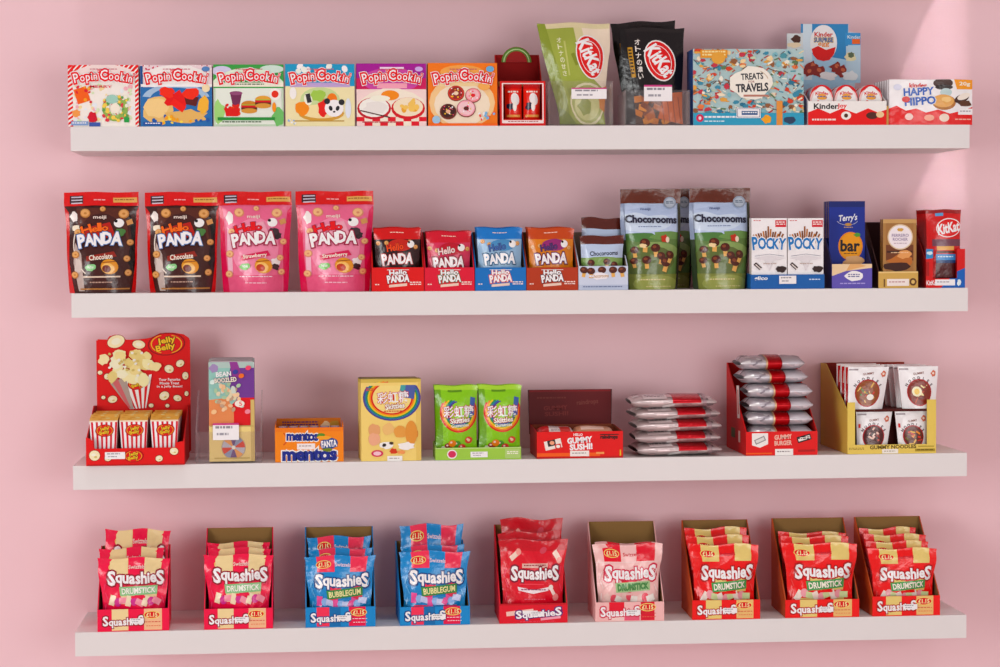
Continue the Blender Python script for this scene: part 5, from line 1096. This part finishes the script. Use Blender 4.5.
# noodle display: yellow carton, two tiers of tapering packs
Yn = FRONT+.003
tr, I = tray(847.5, 936, 440, 455.8, 2, Yn, .25, 362, 'display_carton', 'yellow two tier display of white noodle sweet packs', 'display carton', None, '#dcc468', '#7a2a24', slope=.8, side_front=.092, side_out='#d9b95e', back_in='#8a3028')
for ch in list(tr.children):
    if ch.name.startswith('front_panel'): bpy.data.objects.remove(ch)
kx = I['k']; zz = lambda y: W(892, y, Yn).z-I['z']
m = MB(); hw = I['w']/2; ym = mat('#dcc468')
m.box(-hw, hw, 0, .0024, 0, zz(444.5), ym); m.box(-hw, -hw+7.5*kx, 0, .0024, zz(444.5), zz(402), ym); m.box(hw-9*kx, hw, 0, .0024, zz(444.5), zz(400), ym)
a = Art(847.5, 936, 444.5, 455.8); a.rect(847, 444, 937, 456, '#dcc468'); a.micro(849, 448, 864, 451, '#8a7430', 2, 3); a.text('GUMMY NOODLES', 893, 447.4, 46, 4.4, '#5a4a16', 1, .035); a.rect(882, 450, 898, 455.4, '#ece6dc'); a.micro(884, 452, 895, 454, '#9a9480', 1, 4); a.rect(915, 450, 935, 453.4, '#a08a34'); a.micro(917, 451, 933, 452.6, '#4a3a10', 1, 5); a.rect(918, 446.4, 934, 448, '#b09a44')
m.panel(-hw, hw, 0, 0, zz(444.5), a); m.build('front_panel', tr)
m = MB(); m.box(-hw+.003, hw-.003, .006, .24, zz(411.5), zz(409.5), mat('#4a1a18', 'matt')); m.box(-hw+.003, hw-.003, .045, .047, 0, zz(411.5), mat('#4a1a18', 'matt')); m.build('step_platform', tr)
sp_ = [c for c in tr.children if c.name.startswith('side_panel')][1]; bpy.data.objects.remove(sp_)
m = MB(); m.box(hw-.0022, hw, .0024, .25, 0, zz(410), mat('#d9b95e')); m.build('side_panel', tr)
m = MB(); q3 = Art(0, 60, 0, 100); q3.rect(0, 0, 60, 100, '#d9b95e'); q3.poly([(2, 0), (30, 0), (58, 40), (50, 46), (30, 26)], '#b01c22'); 
def cone_art(x0, x1, yt, yb, v):
    if v == 4:
        a = Art(x0, x1, yt, yb, 'foil'); a.rect(x0, yt, x1, yb, '#c21f26'); a.rect(x0, yt, x0+1.1, yb, '#f1eceb'); a.rect(x0, yt, x1, yt+2, '#efe6e2'); a.rrect(x0+3.4, yt+12, 1.4, 12, '#f0c0b4', -4); return a
    a = Art(x0, x1, yt, yb, 'foil'); w = x1-x0; cx_ = (x0+x1)/2; a.rect(x0, yt, x1, yb, '#f1eceb'); cyc = yt+(yb-yt)*.62; rr_ = w*.31
    for k, ch in enumerate('NOODLES'):
        t = math.radians(148-k*19.3); a.text(ch, cx_+rr_*1.24*math.cos(t), cyc-rr_*1.16*math.sin(t), None, 2.6, '#3a2024', math.degrees(t)-90, .04)
    a.text('GUMMY', cx_, cyc-rr_*1.52, w*.28, 2.2, '#8a5a50', 6, .02); a.rect(x0+1, yt+1.8, x0+10, yt+3.4, '#9a9296'); a.blob(x1-5, yt+7, 2.6, 3, '#c86a50', 3); a.ell(x1-5, yt+7, 1.2, 1.2, '#f0d8c8')
    a.ell(cx_, cyc, rr_+1, rr_+1, '#a8202a', 0, 24); a.ell(cx_, cyc, rr_, rr_, ('#8a4a24', '#7a2a1c', '#4a1a18', '#5a2418')[v], 0, 24)
    r = random.Random(20+v); pal = (('#d8a850', '#6a2a18', '#e8c070', '#c83a2a', '#4a7a30'), ('#ecd9a0', '#8a2a1c', '#b84a28', '#e8c878', '#5a1a14'), ('#8a2a24', '#e0b8a8', '#3a1414', '#b84a38', '#e8d0c0'), ('#c83a2a', '#e08a3a', '#6a5a24', '#8a2a1a', '#e0b050'))[v]
    for k in range(18):
        t, q_ = r.uniform(0, 6.28), r.uniform(0, .78)*rr_; a.rrect(cx_+q_*math.cos(t), cyc-q_*math.sin(t), r.uniform(2, 6), r.uniform(.9, 2), pal[k % 5], r.uniform(-60, 60))
    if v == 1: a.ell(cx_-3, cyc-1, 5.4, 5, '#f0e6c0'); a.ell(cx_-3, cyc-1, 3, 3, '#e2c058')
    if v == 0: a.ell(cx_+3, cyc+4, 4, 3, '#efe6da')
    a.rect(x0+2, yt+12, x0+4, yt+16, '#c83a3a') if v > 1 else None
    return a
def cone_pack(x0, x1, x0b, x1b, yt, yb, Y, zbase, v, label, seed):
    cx, w, _, z = spot(x0, x1, yt, 2, Y, yb); h = W(cx*0+(x0+x1)/2, yt, Y).z-W((x0+x1)/2, yb, Y).z
    wb_ = (x1b-x0b)/(x1-x0); sh = ((x0b+x1b)/2-(x0+x1)/2)/(x1-x0)*w
    m = MB(); th = .022; a = cone_art(x0, x1, yt, yb, v)
    P = lambda s, t, sg: np.array(((s-.5)*w*(wb_+(1-wb_)*t)+sh*(1-t), sg*(th/2*(1-abs(2*s-1)**2.6)*(1-.85*t**1.5)+.001)+.0006*wob(s, t, seed), t*h))
    m.surf(lambda s, t: P(s, t, -1), 10, 8, '#f1eceb', 'foil', a); m.surf(lambda s, t: P(1-s, t, 1), 10, 8, '#c83a3a', 'foil')
    for i in range(10): m.face([P((i+1)/10, 0, -1), P(i/10, 0, -1), P(i/10, 0, 1), P((i+1)/10, 0, 1)], mat('#d8d0cc', 'foil'))
    return tag(m.build('noodle_pack', None, (cx, Y, zbase)), label, 'noodle sweet pack', 'noodle packs in the yellow display')
zt_ = I['z']+zz(409.5)+.0004
for k in range(4):
    for j, (x0, x1, x0b, x1b) in enumerate(((848, 889, 848, 882), (897.5, 938, 902, 935))):
        Y = Yn+.022+.032*k; s_ = .004*k
        nm = ['front', 'second', 'third', 'rearmost'][k]
        if k == 0: o = cone_pack(x0, x1, x0b, x1b, 367.5, 409.5, Y, zt_, j, '%s white noodle pack at the front of the upper tier' % ['left', 'right'][j], 5+j); 
        else: 
            src = up_[j]
            if j == 0:
                lb = '%s red sided noodle pack at the left of the upper tier' % nm; loc = (src.location.x-.001*k, Y, zt_)
                if red_ is None: red_ = cone_pack(848, 889, 848, 882, 367.5, 409.5, Y, zt_, 4, lb, 15); red_.location = loc; red_.scale = (.97, 1, 1.02)
                else: copy_tree(red_, loc, lb)
                continue
            copy_tree(src, (src.location.x-.004*k, Y, zt_), '%s noodle pack at the %s of the upper tier' % (nm, ['left', 'right'][j]), scale=(.97, 1, 1.0))
        if k == 0: up_ = [o] if j == 0 else up_+[o]
        if k == 0 and j == 0: red_ = None
for j, (x0, x1, x0b, x1b) in enumerate(((856, 892, 857, 886), (894.5, 928, 899, 927))):
    cone_pack(x0, x1, x0b, x1b, 412.5, 453, Yn+.018, I['z']+.002, 2+j, '%s white noodle pack standing in the lower tier of the yellow display' % ['left', 'right'][j], 9+j)

# ================================================================== LOWEST SHELF: nine cartons of checkered bags
SQ = {'A': dict(base='#e2124c', chk='#e4cf9c', edge='#8e0a2a', ban='#8cc088', bt='#e8f2dc', cap='DRUMSTICK', cands=['#e8d8b8', '#c83a8a', '#e890a0']),
      'B': dict(base='#2484c2', chk='#e8405a', edge='#16407a', ban='#3a8a48', bt='#f0e8a8', cap='BUBBLEGUM', cands=['#e85a9a', '#8ab0e0', '#c0c8f0']),
      'C': dict(base='#d20f34', chk=None, edge='#7a0a30', ban=None, bt='#f6d8d8', cap='', cands=['#f0d8c8', '#e88a90', '#e8b8a8']),
      'D': dict(base='#edb7b4', chk='#d81f38', edge='#c42a48', ban='#9fc48c', bt='#4a8a4a', cap='DRUMSTICK', cands=['#f0c8c0', '#e05a6a', '#f6e4dc']),
      'E': dict(base='#e2161e', chk='#dec87e', edge='#a8101c', ban='#4a9a54', bt='#f0f0d8', cap='DRUMSTICK', cands=['#f0dcd0', '#e8a0a8', '#c8d8a0'])}
def squash(a, cx_, cy_, w, edge, k=1.):
    a.word('SquashieS', cx_, cy_+5*k, w, [15*k, 12*k, 12*k, 12*k, 12*k, 12*k, 11*k, 12*k, 15*k], '#f6f2f0', ((edge, .12),), arc=-1.4*k, bold=.035, gap=.13, lift=[-2.5*k, .8*k, .6*k, 0, 0, 0, .6*k, .8*k, -2*k])
def price(a, x, y, w=13, h=6, c='#d0202a'):
    a.ell(x, y, w/2+.8, h/2+.8, '#f0d27a', 0, 18); a.ell(x, y, w/2, h/2, c, 0, 18); a.text('£1.15', x, y, w*.72, h*.62, '#f6e4a8', 0, .03)
def bag_art(kind, x0=0., w=74., h=74.):
    """one bag, in units of its own width: x 0..74, y 0..74 downwards"""
    d = SQ[kind]; a = Art(0, 74, 0, 74, 'foil'); a.rect(0, 0, 74, 74, d['base'])
    if d['chk']:
        c = d['chk']; 
        if kind == 'D':
            a.rect(0, 0, 74, 74, '#eebcb8'); a.rect(10, 0, 29, 17, c); a.rect(46, 0, 66, 17, c); a.rect(28, 30, 46, 46, c); a.rect(0, 17, 74, 18, '#f0c8c4')
        else:
            for x_a, x_b, y_a, y_b in ((12, 31, 0, 17), (48, 66, 0, 17), (22, 38, 30, 48), (50, 63, 30, 48), (12, 30, 56, 74), (48, 64, 56, 74)): a.rect(x_a, y_a, x_b, y_b, c)
        a.text('Swizzels', 40, 9.6, 17, 3.6, '#c01830' if kind != 'B' else '#f0d0d8', 0, .02); price(a, 19, 9, 15, 7)
        if kind == 'A': a.rect(12, 3, 30, 14, c); a.text('Swizzels', 40, 9.6, 17, 3.6, '#f0c8c0', 0, .02)
    else:
        a.rect(0, 0, 74, 10, '#b80c2a'); a.ell(37, 5, 30, 5, '#c2102e'); bean_ = lambda x, y, ro: (a.rrect(x, y, 12, 5, '#eed0c0', ro), a.ell(x+5*math.cos(math.radians(ro)), y-5*math.sin(math.radians(ro)), 3, 3, '#e89a90', 0, 10))
        bean_(16, 14, 35); bean_(64, 15, -50); a.ell(48, 9, 4, 3, '#c84a5a', 30); a.rect(24, 21.5, 54, 25.5, '#d8b0a4'); a.micro(26, 22.6, 52, 24.6, '#8a2a34', 1, 3)
    yb_ = {'A': 20, 'B': 26, 'C': 30, 'D': 28, 'E': 28}[kind]; o_ = yb_-28
    squash(a, 39.5, yb_, 60 if kind != 'C' else 56, d['edge'], 1 if kind != 'C' else .9)
    if d['ban']:
        a.rrect(42, 42+o_, 42, 9.6, d['ban'], 5 if kind in 'BE' else 2); a.text(d['cap'], 42, 42+o_, 37, 6, d['bt'], 5 if kind in 'BE' else 2, .035, (('#2a6a3a', .07),) if kind != 'A' else (('#4a9a5a', .06),))
        r = random.Random(ord(kind))
        for k in range(9):
            x, y = 12+k*6.4, 52+o_+r.uniform(-2, 3)
            if k % 3 == 0: a.rrect(x, y, 6.4, 11, d['cands'][0], r.uniform(-40, 40))
            elif k % 3 == 1: a.ell(x, y, 4.4, 4.6, d['cands'][1], 0, 10)
            else: a.rrect(x, y, 10, 6.4, d['cands'][2], r.uniform(-30, 30))
        a.rect(34, 47.6+o_, 50, 50+o_, d['base'])
    else:
        a.poly([(18, 43), (37, 46), (56, 43), (55, 46.5), (37, 49.5), (19, 46.5)], '#f0dce0'); a.micro(22, 45, 52, 47, '#8a3a5a', 1, 5); a.rect(20, 40, 50, 41, '#e84a58'); a.rrect(61, 48, 11, 3.4, '#eed0c8', -52); a.ell(64.4, 52.6, 3.6, 3.2, '#ec8a88'); a.ell(58, 43.4, 2.8, 2.4, '#f4e0d8'); a.micro(26, 54, 52, 55.4, '#e8647a', 1, 6)
    hi = {'A': '#e8446a', 'B': '#5aa8d8', 'C': '#e43a58', 'D': '#f4d0cc', 'E': '#ea4a48'}[kind]  # lighter streaks: crinkle highlights painted along the bag edges
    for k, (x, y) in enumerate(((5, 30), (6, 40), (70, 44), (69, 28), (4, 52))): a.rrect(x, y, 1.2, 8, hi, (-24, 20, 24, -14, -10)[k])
    return a
def box_art(kind, x0, x1, yf, yb):
    d = SQ[kind]; a = Art(x0, x1, yf, yb); w = x1-x0; X = lambda u: x0+u*w; H = yb-yf; Y = lambda v: yf+v*H
    a.rect(x0, yf, x1, yb, d['base'])
    if kind == 'C':
        a.rect(x0, yf, x1, Y(.08), '#b80c2a'); a.rrect(X(.3), Y(.45), w*.4, 4.6, '#eebfb4', 6); a.word('SquashieS', X(.58), Y(.68), w*.66, [8, 6.6, 6.6, 6.6, 6.6, 6.8, 6.2, 6.6, 8.4], '#f2eef0', (('#5a2a70', .12),), bold=.03, gap=.12, rot=4); a.rrect(X(.75), Y(.76), 20, 2.4, '#e8a0b0', 6); a.micro(X(.3), Y(.9), X(.82), Y(.94), '#e8586c', 1, 3); a.rect(X(.34), Y(.36), X(.56), Y(.52), '#f4ecea'); return a
    c = d['chk']
    if kind == 'D': a.rect(X(.2), yf, X(.42), Y(.5), c); a.rect(X(.66), yf, X(.86), yb, '#cf2238'); a.rect(X(.2), Y(.5), X(.42), yb, '#f2ccc6'); a.rect(X(.42), Y(.5), X(.64), yb, '#e0607a')
    elif kind == 'B': a.rect(X(.16), yf, X(.34), yb, c); a.rect(X(.62), yf, X(.86), yb, '#d8244c'); a.rect(X(.34), yf, X(.5), yb, '#1a6aa4')
    else: a.rect(X(.2), yf, X(.43), yb, c); a.rect(X(.65), yf, X(.9), yb, '#e0b878' if kind == 'E' else '#e8b890')
    a.word('SquashieS', X(.36), Y(.72), w*.56, [9.6, 7.4, 7.4, 7.4, 7.4, 7.4, 7, 7.4, 9.4], '#f4f0ee', ((d['edge'], .12),), bold=.03, gap=.13, rot=1)
    price(a, X(.76), Y(.28), 15, 6.6); a.micro(X(.67), Y(.58), X(.88), Y(.64), '#c83a38' if kind != 'B' else '#f4dce4', 1, 3); a.micro(X(.68), Y(.76), X(.88), Y(.82), '#d86a50' if kind != 'B' else '#f4dce4', 1, 4)
    a.rect(x0, Y(.96), x1, yb, d['base'])
    return a
CT = [ # kind, front px x0,x1,yf,yb, back top y, front bag top, list of (extra bag top), label, rot
    ('A', 97.5, 169, 609, 631.3, 545, 559, (549, 531), 'pink and cream checkered sweet carton at the left end, bags overflowing', 2.0),
    ('A', 204, 272.8, 608.5, 629.6, 527.5, 555.5, (549, 543), 'pink and cream checkered sweet carton with bare brown back', 0),
    ('B', 305.5, 375.5, 607, 628, 526.5, 556.5, (549, 537), 'blue checkered sweet carton with brown back visible', 0),
    ('B', 400, 470, 606.5, 625.5, 540, 552.5, (546, 525), 'blue checkered sweet carton with bags hiding its back', 1.0),
    ('C', 499.5, 567.5, 603.5, 623.6, 524, 541, (533, 520), 'plain crimson sweet carton in the middle of the lowest shelf', -1.0),
    ('D', 595.5, 664, 602, 621, 521, 545, (543.5,), 'pale pink checkered sweet carton with red squares', -1.5),
    ('E', 692.5, 760, 600, 620, 519.5, 545, (537, 529), 'red and yellow checkered sweet carton right of the pale pink carton', -1.5),
    ('E', 785.5, 859, 599.5, 617.5, 517.5, 544, (537, 533), 'red and yellow checkered sweet carton second from the right end', -1.5),
    ('E', 872.5, 940, 596, 615, 516, 549, (542, 535, 529), 'red and yellow checkered sweet carton at the right end', 0)]
protos = {}
short = ['left end pink carton', 'brown backed pink carton', 'brown backed blue carton', 'overfull blue carton', 'crimson carton', 'pale pink carton', 'checkered carton beside the pale pink one', 'checkered carton second from right', 'right end checkered carton']
colw = {'A': 'pink and cream', 'B': 'blue and coral', 'C': 'crimson', 'D': 'pale pink', 'E': 'red and yellow'}
for i, (kind, x0, x1, yf, yb, byt, bt, ex, lb, rz) in enumerate(CT):
    d = SQ[kind]; D = .165
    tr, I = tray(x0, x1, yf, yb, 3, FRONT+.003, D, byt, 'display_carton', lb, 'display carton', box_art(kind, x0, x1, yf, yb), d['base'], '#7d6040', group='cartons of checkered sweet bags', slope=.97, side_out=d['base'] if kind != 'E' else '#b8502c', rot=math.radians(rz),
                  lab=((x0+x1)/2+(x1-x0)*.05, (yf+yb)/2+.6, 14, 5), back_in='#86683f')
    tops = [bt]+list(ex)
    n = len(tops)
    for k, yt in enumerate(tops):
        yl = .0245+(.041 if n < 4 else .0345)*k
        Y = FRONT+.003+yl
        cx, w, h, z = spot(x0-1.5, x1+1.5, yt, 3, Y, yb)
        if kind not in protos:
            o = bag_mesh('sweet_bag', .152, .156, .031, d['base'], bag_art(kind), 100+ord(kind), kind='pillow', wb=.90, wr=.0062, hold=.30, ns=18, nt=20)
            protos[kind] = o; used = False
        lab_ = '%s %s sweet bag in the %s' % ({2: ['front', 'rearmost'], 3: ['front', 'second', 'rearmost'], 4: ['front', 'second', 'third', 'rearmost']}[n][k], colw[kind], short[i])
        tl = random.Random(i*5+k).uniform(-1, 1)*(1.0 if k == 0 else 1.7); sx = w/.152*(.985 if k == 0 else .885); loc = (I['cx']+math.sin(math.radians(rz))*-yl+(0 if k == 0 else random.Random(i*7+k).uniform(-.002, .002)), Y, z+.0022+.068*math.sin(math.radians(abs(tl))))
        rot = (math.radians(-2.5 if k else -3.5), math.radians(tl), math.radians(rz+random.Random(i*3+k).uniform(-.8, .8)))
        o = protos[kind]
        if not o.get('label'):
            tag(o, lab_, 'sweet bag', 'checkered sweet bags on the lowest shelf'); o.location = loc; o.rotation_euler = rot; o.scale = (sx, 1, (h-.0018)/.156)
        else: copy_tree(o, loc, lab_, scale=(sx*(.91 if n == 4 and k == 3 else 1), .72 if n == 4 else 1, (h-.0018)/.156), rot=rot)
# ================================================================== ROOM, LIGHT AND CAMERA
WHITE_W = wallpaint('white_wall_paint', '#e2dedb', .7)
struct('wall_left', WHITE_W, None, -5.1, -5.0, -6.3, .1, 0, 3.0); struct('wall_right', WHITE_W, None, 3.4, 3.5, -6.3, .1, 0, 3.0)
# fifth shelf just above the picture, part of the same set
m = MB(); m.box(-.95, .95, -.26, 0, -.05, 0, SHELF_M); o = m.build('wall_shelf', None, (0, -.0005, Z0+.352))
bv = o.modifiers.new('soft_edges', 'BEVEL'); bv.width = .0022; bv.segments = 2
tag(o, 'empty white floating wall shelf just above the picture edge', 'shelf', 'white floating wall shelves')
wd = bpy.data.worlds.new('room_air'); scene.world = wd; wd.use_nodes = True
wd.node_tree.nodes['Background'].inputs['Color'].default_value = (1, .78, .80, 1); wd.node_tree.nodes['Background'].inputs['Strength'].default_value = .50
def area(name, loc, tgt, sx, sy, e, col=(1, 1, 1), spread=None):
    l = bpy.data.lights.new(name, 'AREA'); l.shape = 'RECTANGLE'; l.size = sx; l.size_y = sy; l.energy = e; l.color = col
    if spread: l.spread = math.radians(spread)
    o = bpy.data.objects.new(name, l); COL.objects.link(o); o.location = loc
    o.rotation_euler = (Vector(tgt)-Vector(loc)).to_track_quat('-Z', 'Y').to_euler(); return o
area('window_daylight', (-4.6, -4.4, 1.7), (-.1, 0, 1.3), 2.6, 2.2, 184, (.965, 1, .99))
area('front_fill', (1.7, -6.1, 1.35), (.1, 0, 1.2), 2.4, 1.8, 84, (.965, 1, .99))  # fill lamp added behind the camera to brighten wall and shelves from the front
sl = bpy.data.lights.new('skylight_sun', 'SUN'); sl.energy = .5; sl.angle = math.radians(6); sl.color = (.98, 1, .99)
so = bpy.data.objects.new('skylight_sun', sl); COL.objects.link(so); so.location = (0, -1, 4)
so.rotation_euler = Vector((0, .29, -1)).to_track_quat('-Z', 'Y').to_euler()
bt_ = W(932, 50, 0); bd_ = Vector((-.37, .42, -.83)).normalized()
area('light_streak', bt_-bd_*1.6, bt_, .108, .6, .16, (1, .99, .98), 1.4)
cam = bpy.data.cameras.new('camera'); co = bpy.data.objects.new('camera', cam); COL.objects.link(co)
cam.sensor_width = 36; cam.sensor_fit = 'HORIZONTAL'; cam.lens = F*36/1000; cam.clip_start = .05; cam.clip_end = 50
M = Matrix((RT, UP, -FW)).transposed().to_4x4(); M.translation = CAM; co.matrix_world = M
scene.camera = co
scene.view_settings.view_transform = 'Standard'; scene.view_settings.look = 'None'; scene.view_settings.gamma = 1; scene.view_settings.use_curve_mapping = False
scene.view_settings.exposure = -0.12
scene.cycles.transparent_max_bounces = 16
scene.cycles.max_bounces = 10; scene.cycles.diffuse_bounces = 5
